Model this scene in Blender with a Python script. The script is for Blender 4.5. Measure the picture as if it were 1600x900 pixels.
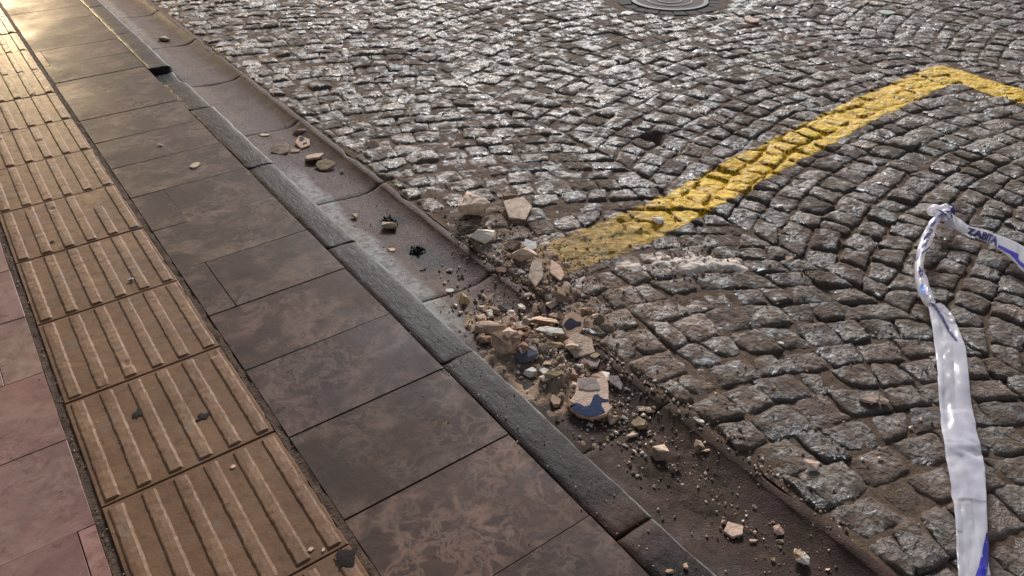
import bpy, bmesh, math, random
import numpy as np
from mathutils import Vector, Matrix
from mathutils.bvhtree import BVHTree

sc = bpy.context.scene
for o in list(bpy.data.objects):
    bpy.data.objects.remove(o, do_unlink=True)
COL = sc.collection

# ------------------------------------------------------------------ camera
cd = bpy.data.cameras.new("camera")
cam = bpy.data.objects.new("camera", cd)
COL.objects.link(cam)
cd.sensor_width = 36.0
cd.lens = 27.0
cd.clip_start = 0.05
cd.clip_end = 400
FW = Vector((0.47996214, 0.66592234, -0.57112502))
RT = Vector((0.81049493, -0.58574275, -0.00184252))
UP = Vector((0.33575931, 0.46200959, 0.82086102))
CP = Vector((-0.31223, -1.40912, 1.34))
cam.matrix_world = Matrix(((RT.x, UP.x, -FW.x, CP.x), (RT.y, UP.y, -FW.y, CP.y), (RT.z, UP.z, -FW.z, CP.z), (0, 0, 0, 1)))
sc.camera = cam

# ------------------------------------------------------------------ light
SUN_AZ = 40.0      # degrees from +Y towards +X: where the light comes from
SUN_EL = 27.0
w = bpy.data.worlds.new("World")
sc.world = w
w.use_nodes = True
wn = w.node_tree
bg = wn.nodes["Background"]
sky = wn.nodes.new("ShaderNodeTexSky")
sky.sky_type = 'NISHITA'
sky.sun_disc = False
sky.sun_elevation = math.radians(SUN_EL)
sky.sun_rotation = math.radians(SUN_AZ)
sky.air_density = 1.0
sky.dust_density = 1.0
sky.ozone_density = 0.3
wb = wn.nodes.new("ShaderNodeMix"); wb.data_type = 'RGBA'; wb.blend_type = 'MULTIPLY'     # one even warm tone over the whole sky
wb.inputs[0].default_value = 1.0
wb.inputs[7].default_value = (1.0, 0.80, 0.66, 1)
wn.links.new(sky.outputs[0], wb.inputs[6])
wn.links.new(wb.outputs[2], bg.inputs[0])
bg.inputs[1].default_value = 0.125
sd = bpy.data.lights.new("sun", 'SUN')
sd.energy = 4.2
sd.angle = math.radians(13)
sd.color = (0.93, 0.965, 1.0)
sun = bpy.data.objects.new("sun", sd)
COL.objects.link(sun)
az, el = math.radians(SUN_AZ), math.radians(SUN_EL)
SD = Vector((math.sin(az) * math.cos(el), math.cos(az) * math.cos(el), math.sin(el)))
sun.rotation_euler = SD.to_track_quat('Z', 'Y').to_euler()
sun.location = (3, 5, 4)
sc.view_settings.view_transform = 'Standard'
sc.view_settings.look = 'None'
sc.view_settings.gamma = 1.0
sc.view_settings.use_curve_mapping = False
sc.view_settings.exposure = 0.06

# ------------------------------------------------------------------ helpers
rnd = random.Random(7)
rng = np.random.default_rng(11)

def hsh(ix, iy, iz, s):
    n = (ix.astype(np.int64) * 374761393 + iy.astype(np.int64) * 668265263 + iz.astype(np.int64) * 2147483647 + s * 974634777) & 0xFFFFFFFF
    n = ((n ^ (n >> 13)) * 1274126177) & 0xFFFFFFFF
    n = ((n ^ (n >> 16)) * 2246822519) & 0xFFFFFFFF
    return ((n ^ (n >> 15)) & 0xFFFF) / 65535.0

def vnoise(x, y, z=0.0, s=0):
    x = np.asarray(x, float); y = np.asarray(y, float); z = np.asarray(z, float) + 0 * x
    ix, iy, iz = np.floor(x), np.floor(y), np.floor(z)
    fx, fy, fz = x - ix, y - iy, z - iz
    fx, fy, fz = [t * t * (3 - 2 * t) for t in (fx, fy, fz)]
    r = 0
    for a in (0, 1):
        for b in (0, 1):
            for c in (0, 1):
                r = r + hsh(ix + a, iy + b, iz + c, s) * (fx if a else 1 - fx) * (fy if b else 1 - fy) * (fz if c else 1 - fz)
    return r * 2 - 1

def fbm(x, y, z=0.0, s=0, o=3, g=0.5):
    r, a, f = 0, 1.0, 1.0
    for i in range(o):
        r = r + a * vnoise(np.asarray(x) * f, np.asarray(y) * f, np.asarray(z) * f, s + i * 17)
        a *= g; f *= 2.03
    return r

def sstep(a, b, x):
    t = np.clip((np.asarray(x, float) - a) / (b - a), 0, 1)
    return t * t * (3 - 2 * t)

def mesh(name, v, f, mats=(), smooth=False, mi=None, tint=None, attrs=None):
    me = bpy.data.meshes.new(name)
    v = np.asarray(v, float)
    me.from_pydata([tuple(q) for q in v], [], [tuple(int(k) for k in q) for q in f])
    for m in mats:
        me.materials.append(m)
    if mi is not None:
        me.polygons.foreach_set("material_index", np.asarray(mi, np.int32))
    if smooth:
        me.polygons.foreach_set("use_smooth", np.ones(len(me.polygons), bool))
    if tint is not None:
        at = me.attributes.new("tint", 'FLOAT_COLOR', 'POINT')
        c = np.ones((len(v), 4), np.float32); c[:, :3] = tint
        at.data.foreach_set("color", c.ravel())
    for k, a in (attrs or {}).items():
        at = me.attributes.new(k, 'FLOAT', 'POINT')
        at.data.foreach_set("value", np.asarray(a, np.float32))
    me.update()
    return me

def obj(name, me, parent=None, loc=(0, 0, 0), rot=(0, 0, 0)):
    o = bpy.data.objects.new(name, me)
    COL.objects.link(o)
    o.location = loc
    o.rotation_euler = rot
    if parent is not None:
        o.parent = parent
    return o

def tag(o, label=None, cat=None, group=None, kind=None):
    if label: o["label"] = label
    if cat: o["category"] = cat
    if group: o["group"] = group
    if kind: o["kind"] = kind
    return o

# ------------------------------------------------------------------ node helper
class Mat:
    def __init__(self, name):
        self.m = bpy.data.materials.new(name)
        self.m.use_nodes = True
        self.t = self.m.node_tree
        self.b = self.t.nodes["Principled BSDF"]
        self.out = self.t.nodes["Material Output"]
        self._pos = None
    def put(self, sock, v):
        if hasattr(v, "is_linked") or isinstance(v, bpy.types.NodeSocket):
            self.t.links.new(v, sock)
        elif isinstance(v, (tuple, list)) and len(v) == 3 and sock.type == 'RGBA':
            sock.default_value = (*v, 1)
        else:
            sock.default_value = v
    def set(self, **k):
        for a, v in k.items():
            self.put(self.b.inputs[a.replace('_', ' ')], v)
        return self
    def pos(self):
        if self._pos is None:
            self._pos = self.t.nodes.new("ShaderNodeNewGeometry").outputs["Position"]
        return self._pos
    def objpos(self):
        return self.t.nodes.new("ShaderNodeTexCoord").outputs["Object"]
    def orand(self):
        return self.t.nodes.new("ShaderNodeObjectInfo").outputs["Random"]
    def attr(self, n, out="Color"):
        a = self.t.nodes.new("ShaderNodeAttribute"); a.attribute_name = n
        return a.outputs[out]
    def vmath(self, op, a, b):
        n = self.t.nodes.new("ShaderNodeVectorMath"); n.operation = op
        self.put(n.inputs[0], a); self.put(n.inputs[1], b)
        return n.outputs[0]
    def noise(self, scale, vec=None, detail=4, rough=0.55, dist=0.0):
        n = self.t.nodes.new("ShaderNodeTexNoise")
        self.put(n.inputs["Vector"], vec if vec is not None else self.pos())
        n.inputs["Scale"].default_value = scale
        n.inputs["Detail"].default_value = detail
        n.inputs["Roughness"].default_value = rough
        n.inputs["Distortion"].default_value = dist
        return n.outputs["Fac"]
    def noisec(self, scale, vec=None, detail=3):
        n = self.t.nodes.new("ShaderNodeTexNoise")
        self.put(n.inputs["Vector"], vec if vec is not None else self.pos())
        n.inputs["Scale"].default_value = scale
        n.inputs["Detail"].default_value = detail
        return n.outputs["Color"]
    def voro(self, scale, vec=None, feat='DISTANCE_TO_EDGE', out="Distance"):
        n = self.t.nodes.new("ShaderNodeTexVoronoi"); n.feature = feat
        self.put(n.inputs["Vector"], vec if vec is not None else self.pos())
        n.inputs["Scale"].default_value = scale
        return n.outputs[out]
    def math(self, op, a, b=0.0, c=None, clamp=False):
        n = self.t.nodes.new("ShaderNodeMath"); n.operation = op; n.use_clamp = clamp
        self.put(n.inputs[0], a); self.put(n.inputs[1], b)
        if c is not None: self.put(n.inputs[2], c)
        return n.outputs[0]
    def ss(self, a, b, x):
        n = self.t.nodes.new("ShaderNodeMapRange"); n.interpolation_type = 'SMOOTHSTEP'
        self.put(n.inputs[0], x)
        n.inputs[1].default_value = a; n.inputs[2].default_value = b
        n.inputs[3].default_value = 0; n.inputs[4].default_value = 1
        return n.outputs[0]
    def lin(self, x, a, b, c, d):
        n = self.t.nodes.new("ShaderNodeMapRange")
        self.put(n.inputs[0], x)
        for i, q in enumerate((a, b, c, d)): n.inputs[i + 1].default_value = q
        return n.outputs[0]
    def mix(self, f, a, b, mode='MIX'):
        n = self.t.nodes.new("ShaderNodeMix"); n.data_type = 'RGBA'; n.blend_type = mode
        self.put(n.inputs[0], f); self.put(n.inputs[6], a); self.put(n.inputs[7], b)
        return n.outputs[2]
    def ramp(self, f, stops):
        n = self.t.nodes.new("ShaderNodeValToRGB")
        self.put(n.inputs[0], f)
        e = n.color_ramp.elements
        while len(e) < len(stops): e.new(0.5)
        for q, (p, c) in zip(e, stops):
            q.position = p; q.color = (*c, 1)
        return n.outputs[0]
    def bump(self, h, strength=0.5, dist=0.01, normal=None):
        n = self.t.nodes.new("ShaderNodeBump")
        n.inputs["Strength"].default_value = strength
        n.inputs["Distance"].default_value = dist
        self.put(n.inputs["Height"], h)
        if normal is not None: self.put(n.inputs["Normal"], normal)
        return n.outputs[0]
    def sep(self, v):
        n = self.t.nodes.new("ShaderNodeSeparateXYZ"); self.put(n.inputs[0], v)
        return n.outputs
    def spot(self, cx, cy, rx, ry, soft=0.5, ang=0.0, wob=0.35, wsc=14):
        # soft-edged stain of an own irregular shape at a place on the ground
        s = self.sep(self.pos())
        dx = self.math('SUBTRACT', s[0], cx); dy = self.math('SUBTRACT', s[1], cy)
        ca, sa = math.cos(ang), math.sin(ang)
        ex = self.math('ADD', self.math('MULTIPLY', dx, ca / rx), self.math('MULTIPLY', dy, sa / rx))
        ey = self.math('ADD', self.math('MULTIPLY', dx, -sa / ry), self.math('MULTIPLY', dy, ca / ry))
        d = self.math('SQRT', self.math('ADD', self.math('MULTIPLY', ex, ex), self.math('MULTIPLY', ey, ey)))
        d = self.math('ADD', d, self.math('MULTIPLY', self.math('SUBTRACT', self.noise(wsc, detail=5), 0.5), wob * 4))
        return self.math('SUBTRACT', 1.0, self.ss(1 - soft, 1 + soft, d))

# ------------------------------------------------------------------ materials
def mat_cobble():
    m = Mat("granite_sett")
    tint = m.attr("tint")
    n1 = m.noise(9, detail=5); n2 = m.noise(55, detail=5, rough=0.65); n3 = m.noise(260, detail=3, rough=0.7)
    spk = m.ramp(n3, [(0.3, (0.45, 0.45, 0.46)), (0.5, (1, 1, 1)), (0.72, (1.75, 1.7, 1.62))])
    c = m.mix(0.75, tint, spk, 'MULTIPLY')
    c = m.mix(m.math('MULTIPLY', m.ss(0.42, 0.66, n2), 0.55), c, (0.075, 0.048, 0.033))
    mud = m.math('MULTIPLY', m.ss(0.40, 0.58, m.noise(15, detail=6, rough=0.65)), 0.8)
    c = m.mix(mud, c, (0.12, 0.074, 0.046))
    # plaster dust ground into the setts, with a shape of its own
    d1 = m.spot(1.39, -0.03, 0.17, 0.06, 0.7, math.radians(-36), 0.4, 16)
    d2 = m.spot(0.99, 0.12, 0.22, 0.55, 0.7, 0.0, 0.5, 7)
    gr = m.ss(0.35, 0.62, m.noise(90, detail=5, rough=0.7))
    c = m.mix(m.math('MULTIPLY', d1, m.math('ADD', 0.35, m.math('MULTIPLY', gr, 0.5))), c, (0.46, 0.36, 0.29))
    c = m.mix(m.math('MULTIPLY', d2, m.math('MULTIPLY', gr, 0.85)), c, (0.3, 0.2, 0.135))
    d3 = m.spot(4.15, 2.0, 0.5, 0.22, 0.7, math.radians(-20), 0.5, 6)
    c = m.mix(m.math('MULTIPLY', d3, m.math('MULTIPLY', gr, 0.7)), c, (0.42, 0.39, 0.34))
    m.set(Base_Color=c)
    ro = m.math('ADD', m.lin(n2, 0.3, 0.7, 0.16, 0.3), m.math('MULTIPLY', mud, 0.8))
    ro = m.math('ADD', ro, m.math('MULTIPLY', m.math('MAXIMUM', d1, m.math('MULTIPLY', d2, 0.6)), 0.4), clamp=True)
    ro = m.math('ADD', ro, m.math('MULTIPLY', m.attr('gloss', 'Fac'), 0.34), clamp=True)
    m.set(Roughness=ro, Specular_IOR_Level=0.95)
    st = m.vmath('MULTIPLY', m.pos(), (1.0, 1.0, 0.6))
    h = m.math('ADD', m.math('MULTIPLY', m.noise(34, st, 6, 0.6, 0.5), 1.0), m.math('MULTIPLY', n3, 0.13))
    h = m.math('ADD', h, m.math('MULTIPLY', m.voro(70, feat='F1'), 0.18))
    m.set(Normal=m.bump(h, 1.0, 0.030))
    return m.m

def mat_bed(name="joint_dirt", c1=(0.07, 0.045, 0.031), c2=(0.17, 0.115, 0.077)):
    m = Mat(name)
    n = m.noise(30, detail=6, rough=0.65)
    c = m.ramp(n, [(0.3, c1), (0.62, c2)])
    c = m.mix(m.math('MULTIPLY', m.ss(0.62, 0.75, m.noise(330, detail=2)), 0.6), c, (0.26, 0.2, 0.15))
    m.set(Base_Color=c, Roughness=0.95, Specular_IOR_Level=0.2)
    m.set(Normal=m.bump(m.math('ADD', m.noise(140, detail=5, rough=0.7), m.math('MULTIPLY', n, 0.7)), 0.8, 0.01))
    return m.m

def mat_slab(name, ca, cb, cv, vein=0.6, rough=(0.3, 0.5)):
    m = Mat(name)
    r = m.orand()
    off = m.vmath('ADD', m.pos(), m.vmath('MULTIPLY', (13.0, 7.0, 3.0), r))
    # r drives an offset so that no two slabs share a figure
    offn = m.t.nodes.new("ShaderNodeCombineXYZ")
    m.put(offn.inputs[0], m.math('MULTIPLY', r, 37.0)); m.put(offn.inputs[1], m.math('MULTIPLY', r, 91.0)); m.put(offn.inputs[2], m.math('MULTIPLY', r, 17.0))
    v = m.vmath('ADD', m.pos(), offn.outputs[0])
    wv = m.vmath('ADD', v, m.vmath('MULTIPLY', m.vmath('SUBTRACT', m.noisec(7, v, 4), (0.5, 0.5, 0.5)), (0.1, 0.1, 0.1)))
    cloud = m.noise(8.0, wv, 9, 0.72, 0.2)
    c = m.ramp(cloud, [(0.3, ca), (0.5, tuple(0.5 * (a + b) for a, b in zip(ca, cb))), (0.74, cb)])
    def ridge(sc, lo, hi, dist):
        n_ = m.noise(sc, wv, 7, 0.62, dist)
        return m.ss(lo, hi, m.math('SUBTRACT', 1.0, m.math('ABSOLUTE', m.math('MULTIPLY', m.math('SUBTRACT', n_, 0.5), 4.0))))
    ve = ridge(3.4, 0.72, 1.0, 0.4)
    ve2 = ridge(19.0, 0.72, 1.0, 0.8)
    patch = m.ss(0.42, 0.62, m.noise(4.3, v, 4))
    c = m.mix(m.math('MULTIPLY', m.math('MULTIPLY', ve, m.ss(0.40, 0.62, m.noise(9, v, 4))), vein * 0.8), c, cv)
    c = m.mix(m.math('MULTIPLY', m.math('MULTIPLY', ve2, patch), vein * 0.8), c, cv)
    c = m.mix(m.math('MULTIPLY', m.ss(0.53, 0.7, m.noise(24, wv, 6, 0.7)), 0.5), c, tuple(q * 0.42 for q in ca))
    hue = m.ramp(r, [(0.0, (0.78, 0.7, 0.72)), (0.25, (1.12, 1.03, 0.95)), (0.5, (0.92, 0.9, 0.82)), (0.75, (0.74, 0.64, 0.64)), (1.0, (1.25, 1.08, 1.0))])
    c = m.mix(1.0, c, hue, 'MULTIPLY')
    grime = m.noise(2.1, detail=5)
    c = m.mix(m.math('MULTIPLY', m.ss(0.5, 0.72, grime), 0.35), c, (0.075, 0.056, 0.045))
    dust = m.math('MULTIPLY', m.ss(0.66, 0.74, m.noise(210, detail=3, rough=0.7)), m.ss(0.5, 0.62, m.noise(5, detail=4)))
    c = m.mix(m.math('MULTIPLY', dust, 0.5), c, (0.33, 0.26, 0.2))
    gum = m.math('MULTIPLY', m.math('SUBTRACT', 1.0, m.ss(0.05, 0.085, m.voro(6.5, m.vmath('ADD', m.pos(), m.vmath('MULTIPLY', m.noisec(40), (0.01, 0.01, 0.0))), 'F1'))), m.ss(0.53, 0.57, m.noise(2.6, detail=2)))
    c = m.mix(m.math('MULTIPLY', gum, 0.75), c, (0.022, 0.018, 0.016))
    scf = m.math('MULTIPLY', m.ss(0.62, 0.68, m.noise(8, m.vmath('MULTIPLY', m.pos(), (9.0, 1.2, 1.0)), 4, 0.6)), m.ss(0.5, 0.6, m.noise(3.1, detail=3)))
    c = m.mix(m.math('MULTIPLY', scf, 0.22), c, (0.3, 0.25, 0.2))
    m.set(Base_Color=c, Roughness=m.math('ADD', m.lin(cloud, 0.3, 0.7, rough[0], rough[1]), m.math('MULTIPLY', m.ss(0.4, 0.7, grime), 0.15)), Specular_IOR_Level=0.16)
    h = m.math('ADD', m.math('MULTIPLY', m.noise(11, v, 5, 0.6, 0.5), 1.0), m.math('MULTIPLY', m.noise(95, v, 4, 0.65), 0.22))
    m.set(Normal=m.bump(h, 0.16, 0.010))
    return m.m

def mat_tile(name, ca, cb, wear):
    m = Mat(name)
    n1 = m.noise(6, detail=5); n2 = m.noise(42, detail=5, rough=0.65); n3 = m.noise(230, detail=3)
    c = m.ramp(n1, [(0.32, ca), (0.66, cb)])
    c = m.mix(m.math('MULTIPLY', m.ss(0.5, 0.72, n2), 0.5), c, tuple(q * 0.5 for q in ca))
    c = m.mix(m.math('MULTIPLY', m.ss(0.56, 0.7, m.noise(13, detail=5)), wear), c, (0.17, 0.14, 0.135))
    c = m.mix(m.math('MULTIPLY', m.math('SUBTRACT', 1.0, m.ss(0.24, 0.3, m.noise(17, detail=3))), 0.7), c, (0.025, 0.02, 0.018))
    c = m.mix(m.math('MULTIPLY', m.ss(0.7, 0.74, n3), 0.25), c, (0.4, 0.31, 0.23))
    gum = m.math('MULTIPLY', m.math('SUBTRACT', 1.0, m.ss(0.05, 0.085, m.voro(8.0, m.vmath('ADD', m.pos(), m.vmath('MULTIPLY', m.noisec(40), (0.01, 0.01, 0.0))), 'F1'))), m.ss(0.53, 0.57, m.noise(2.6, detail=2)))
    c = m.mix(m.math('MULTIPLY', gum, 0.75), c, (0.022, 0.018, 0.016))
    m.set(Base_Color=c, Roughness=m.lin(n2, 0.3, 0.7, 0.5, 0.66), Specular_IOR_Level=0.2)
    m.set(Normal=m.bump(m.math('ADD', m.math('MULTIPLY', m.noise(24, detail=5), 0.8), m.math('MULTIPLY', n3, 0.2)), 0.3, 0.008))
    return m.m

def mat_kerb(name="kerb_granite", k=1.0):
    m = Mat(name)
    st = m.vmath('MULTIPLY', m.pos(), (1.0, 0.35, 1.0))
    n1 = m.noise(70, st, 6, 0.7); n2 = m.noise(6, detail=5); n3 = m.noise(300, detail=3)
    c = m.ramp(n1, [(0.3, (0.008 * k, 0.0045 * k, 0.004 * k)), (0.5, (0.022 * k, 0.0135 * k, 0.012 * k)), (0.74, (0.062 * k, 0.043 * k, 0.037 * k))])
    c = m.mix(m.math('MULTIPLY', m.ss(0.48, 0.7, n2), 0.4), c, (0.05, 0.035, 0.03))
    c = m.mix(m.math('MULTIPLY', m.ss(0.68, 0.78, n3), 0.35), c, (0.25, 0.2, 0.17))
    rust = m.spot(0.49, -0.70, 0.07, 0.07, 0.6, 0, 0.5, 14)
    c = m.mix(m.math('MULTIPLY', rust, 0.3), c, (0.1, 0.045, 0.02))
    # worn arris towards the gutter, its highlight painted in as a lighter band
    s = m.sep(m.pos())
    ar = m.ss(0.5505, 0.558, m.math('ADD', s[0], m.math('MULTIPLY', m.math('SUBTRACT', m.noise(26, detail=5), 0.5), 0.012)))
    c = m.mix(m.math('MULTIPLY', ar, 0.75), c, (0.25, 0.26, 0.265))
    m.set(Base_Color=c, Roughness=m.lin(n1, 0.3, 0.7, 0.45, 0.62), Specular_IOR_Level=0.12)
    m.set(Normal=m.bump(m.math('ADD', n1, m.math('MULTIPLY', m.noise(18, detail=4), 0.8)), 0.5, 0.007))
    return m.m

def mat_gutter():
    m = Mat("channel_concrete")
    n1 = m.noise(7, detail=5); n2 = m.noise(70, detail=5, rough=0.65); n3 = m.noise(280, detail=3)
    s = m.sep(m.pos())
    c = m.ramp(n1, [(0.3, (0.036, 0.0145, 0.0125)), (0.52, (0.06, 0.025, 0.02)), (0.7, (0.092, 0.046, 0.033))])
    c = m.mix(m.math('MULTIPLY', m.ss(0.5, 0.75, n2), 0.4), c, (0.05, 0.034, 0.03))
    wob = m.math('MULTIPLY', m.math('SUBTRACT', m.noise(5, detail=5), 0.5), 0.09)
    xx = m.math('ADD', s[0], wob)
    # paler, mottled band on the kerb side of the channel
    pale_band = m.math('SUBTRACT', 1.0, m.ss(0.625, 0.665, xx))
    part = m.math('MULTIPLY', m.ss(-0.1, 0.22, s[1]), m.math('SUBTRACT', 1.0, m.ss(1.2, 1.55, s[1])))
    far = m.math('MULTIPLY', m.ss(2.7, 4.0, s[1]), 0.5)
    pale_band = m.math('MULTIPLY', pale_band, m.math('ADD', m.math('ADD', part, far), 0.16))
    pale_band = m.math('MULTIPLY', pale_band, m.math('ADD', 0.3, m.math('MULTIPLY', m.ss(0.38, 0.56, m.noise(38, detail=7, rough=0.7)), 0.7)), clamp=True)
    c = m.mix(m.math('MULTIPLY', pale_band, 0.9), c, (0.26, 0.255, 0.235))
    # silt further down
    silt = m.math('SUBTRACT', 1.0, m.ss(-0.05, 0.2, m.math('ADD', s[1], m.math('MULTIPLY', wob, 2.0))))
    silt = m.math('MULTIPLY', silt, m.ss(0.3, 0.55, m.noise(16, detail=5)))
    c = m.mix(m.math('MULTIPLY', silt, 0.75), c, (0.06, 0.045, 0.034))
    film = m.math('MULTIPLY', m.ss(0.46, 0.66, m.noise(11, detail=7, rough=0.7)), 0.55)
    c = m.mix(film, c, (0.12, 0.075, 0.053))
    c = m.mix(m.math('MULTIPLY', m.ss(0.56, 0.7, m.noise(21, detail=6, rough=0.7, dist=0.6)), 0.6), c, (0.028, 0.016, 0.014))
    c = m.mix(m.math('MULTIPLY', m.ss(0.64, 0.72, n3), 0.45), c, (0.3, 0.22, 0.17))
    # two sooty spots
    b1 = m.spot(0.745, 0.815, 0.05, 0.045, 0.35, 0, 0.35, 30)
    b2 = m.spot(0.725, 0.585, 0.045, 0.05, 0.4, 0, 0.35, 30)
    b3 = m.spot(0.735, 0.50, 0.05, 0.07, 0.5, 0, 0.4, 24)
    b = m.math('MAXIMUM', m.math('MAXIMUM', b1, b2), m.math('MULTIPLY', b3, 0.65))
    c = m.mix(b, c, (0.012, 0.011, 0.011))
    d = m.math('MULTIPLY', m.spot(0.70, 0.20, 0.1, 0.16, 0.7, 0, 0.5, 9), m.ss(0.35, 0.6, m.noise(60, detail=5)))
    c = m.mix(m.math('MULTIPLY', d, 0.6), c, (0.2, 0.14, 0.095))
    m.set(Base_Color=c, Roughness=m.math('ADD', m.lin(n2, 0.3, 0.7, 0.5, 0.66), m.math('MULTIPLY', silt, 0.3), clamp=True), Specular_IOR_Level=0.15)
    m.set(Normal=m.bump(m.math('ADD', m.math('MULTIPLY', n2, 0.5), m.math('MULTIPLY', n3, 0.35)), 0.7, 0.008))
    return m.m

def mat_chip(name, c, var=0.45, rough=0.85, c2=None):
    m = Mat(name)
    p = m.objpos()
    n1 = m.noise(40, p, 5, 0.65); n2 = m.noise(190, p, 4, 0.7)
    col = m.ramp(n1, [(0.3, tuple(q * (1 - var) for q in (c2 or c))), (0.55, c), (0.75, tuple(min(0.85, q * (1 + var * 0.45)) for q in c))])
    col = m.mix(m.math('MULTIPLY', m.ss(0.55, 0.72, n2), 0.45), col, tuple(q * 0.4 for q in c))
    hue = m.ramp(m.orand(), [(0.0, (0.78, 0.76, 0.75)), (0.5, (1, 1, 1)), (1.0, (1.12, 1.04, 0.95))])
    col = m.mix(1.0, col, hue, 'MULTIPLY')
    m.set(Base_Color=col, Roughness=rough, Specular_IOR_Level=0.3)
    m.set(Normal=m.bump(m.math('ADD', n1, m.math('MULTIPLY', n2, 0.5)), 0.7, 0.006))
    return m.m

def mat_plain(name, c, rough=0.5, bump=0.2, metallic=0.0):
    m = Mat(name)
    n = m.noise(60, m.objpos(), 4)
    m.set(Base_Color=m.ramp(n, [(0.3, tuple(q * 0.75 for q in c)), (0.7, c)]), Roughness=rough, Metallic=metallic, Specular_IOR_Level=0.2)
    m.set(Normal=m.bump(m.noise(120, m.objpos(), 4), bump, 0.004))
    return m.m

def mat_film(name, c, trans=0.35, rough=0.28):
    m = Mat(name)
    n = m.noise(30, detail=3)
    m.set(Base_Color=m.ramp(n, [(0.3, tuple(q * 0.93 for q in c)), (0.7, c)]), Roughness=rough, Specular_IOR_Level=0.6)
    h = m.noise(38, m.vmath('MULTIPLY', m.pos(), (1.0, 1.0, 1.0)), 3, 0.5, 1.2)
    nb = m.bump(h, 0.10, 0.008)
    m.set(Normal=nb)
    if trans > 0:
        tr = m.t.nodes.new("ShaderNodeBsdfTranslucent"); m.put(tr.inputs[0], c)
        tp = m.t.nodes.new("ShaderNodeBsdfTransparent")
        mx = m.t.nodes.new("ShaderNodeMixShader"); mx.inputs[0].default_value = trans
        mx2 = m.t.nodes.new("ShaderNodeMixShader"); mx2.inputs[0].default_value = 0.38
        m.t.links.new(m.b.outputs[0], mx.inputs[1]); m.t.links.new(tr.outputs[0], mx.inputs[2])
        m.t.links.new(mx.outputs[0], mx2.inputs[1]); m.t.links.new(tp.outputs[0], mx2.inputs[2])
        m.t.links.new(mx2.outputs[0], m.out.inputs[0])
    return m.m

def mat_yellow():
    m = Mat("yellow_road_paint")
    e = m.attr("edge", "Fac")        # distance from the line's middle, in half widths
    n2 = m.noise(55, detail=5, rough=0.65); n3 = m.noise(260, detail=3, rough=0.7)
    s = m.sep(m.pos())
    c = m.ramp(m.noise(12, detail=5), [(0.3, (0.74, 0.40, 0.001)), (0.6, (0.92, 0.56, 0.002)), (0.8, (0.94, 0.62, 0.004))])
    c = m.mix(m.math('MULTIPLY', m.ss(0.55, 0.72, n2), 0.25), c, (0.3, 0.17, 0.01))
    near = m.math('SUBTRACT', 1.0, m.ss(1.15, 1.75, s[0]))
    c = m.mix(m.math('MULTIPLY', near, m.lin(n2, 0.3, 0.7, 0.5, 0.85)), c, (0.26, 0.14, 0.03))
    worn = m.ss(0.60, 0.70, m.noise(36, detail=6, rough=0.7))
    edge = m.math('SUBTRACT', 1.0, m.ss(0.88, 1.08, m.math('ADD', e, m.math('MULTIPLY', m.math('SUBTRACT', m.noise(22, detail=6, rough=0.7), 0.5), 0.7))))
    a = m.math('MULTIPLY', edge, m.math('SUBTRACT', 1.0, m.math('MULTIPLY', worn, 0.65)))
    a = m.math('MULTIPLY', a, m.ss(0.93, 1.1, s[0]))
    a = m.math('MULTIPLY', a, m.math('SUBTRACT', 1.0, m.math('MULTIPLY', near, 0.3)))
    st = m.vmath('MULTIPLY', m.pos(), (1.0, 1.0, 0.6))
    h = m.math('ADD', m.math('MULTIPLY', m.noise(34, st, 6, 0.6, 0.5), 1.0), m.math('MULTIPLY', n3, 0.10))
    m.set(Base_Color=c, Roughness=m.lin(n2, 0.3, 0.7, 0.28, 0.5), Specular_IOR_Level=0.22, Alpha=a)
    m.set(Normal=m.bump(h, 1.0, 0.026))
    return m.m

M = {}
M['cobble'] = mat_cobble()
M['bed'] = mat_bed()
M['grime'] = mat_bed("pavement_joint_grime", (0.045, 0.029, 0.021), (0.13, 0.088, 0.06))
M['slab'] = mat_slab("brown_marble_slab", (0.024, 0.0125, 0.0108), (0.088, 0.055, 0.040), (0.27, 0.185, 0.14), 0.45, (0.5, 0.66))
M['slab_pink'] = mat_slab("rose_marble_sheen", (0.165, 0.09, 0.077), (0.31, 0.2, 0.167), (0.42, 0.31, 0.26), 0.35, (0.3, 0.42))  # reddish stone, with a pink reflected sheen lightened into its colour
M['tile'] = mat_tile("tactile_tile_clay", (0.12, 0.058, 0.028), (0.19, 0.098, 0.047), 0.25)
M['rib'] = mat_tile("tactile_rib_clay", (0.15, 0.077, 0.04), (0.225, 0.126, 0.068), 0.4)
M['kerb'] = mat_kerb()
M['kerb_dark'] = mat_kerb("dark_kerb_granite", 0.45)
M['gutter'] = mat_gutter()
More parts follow.
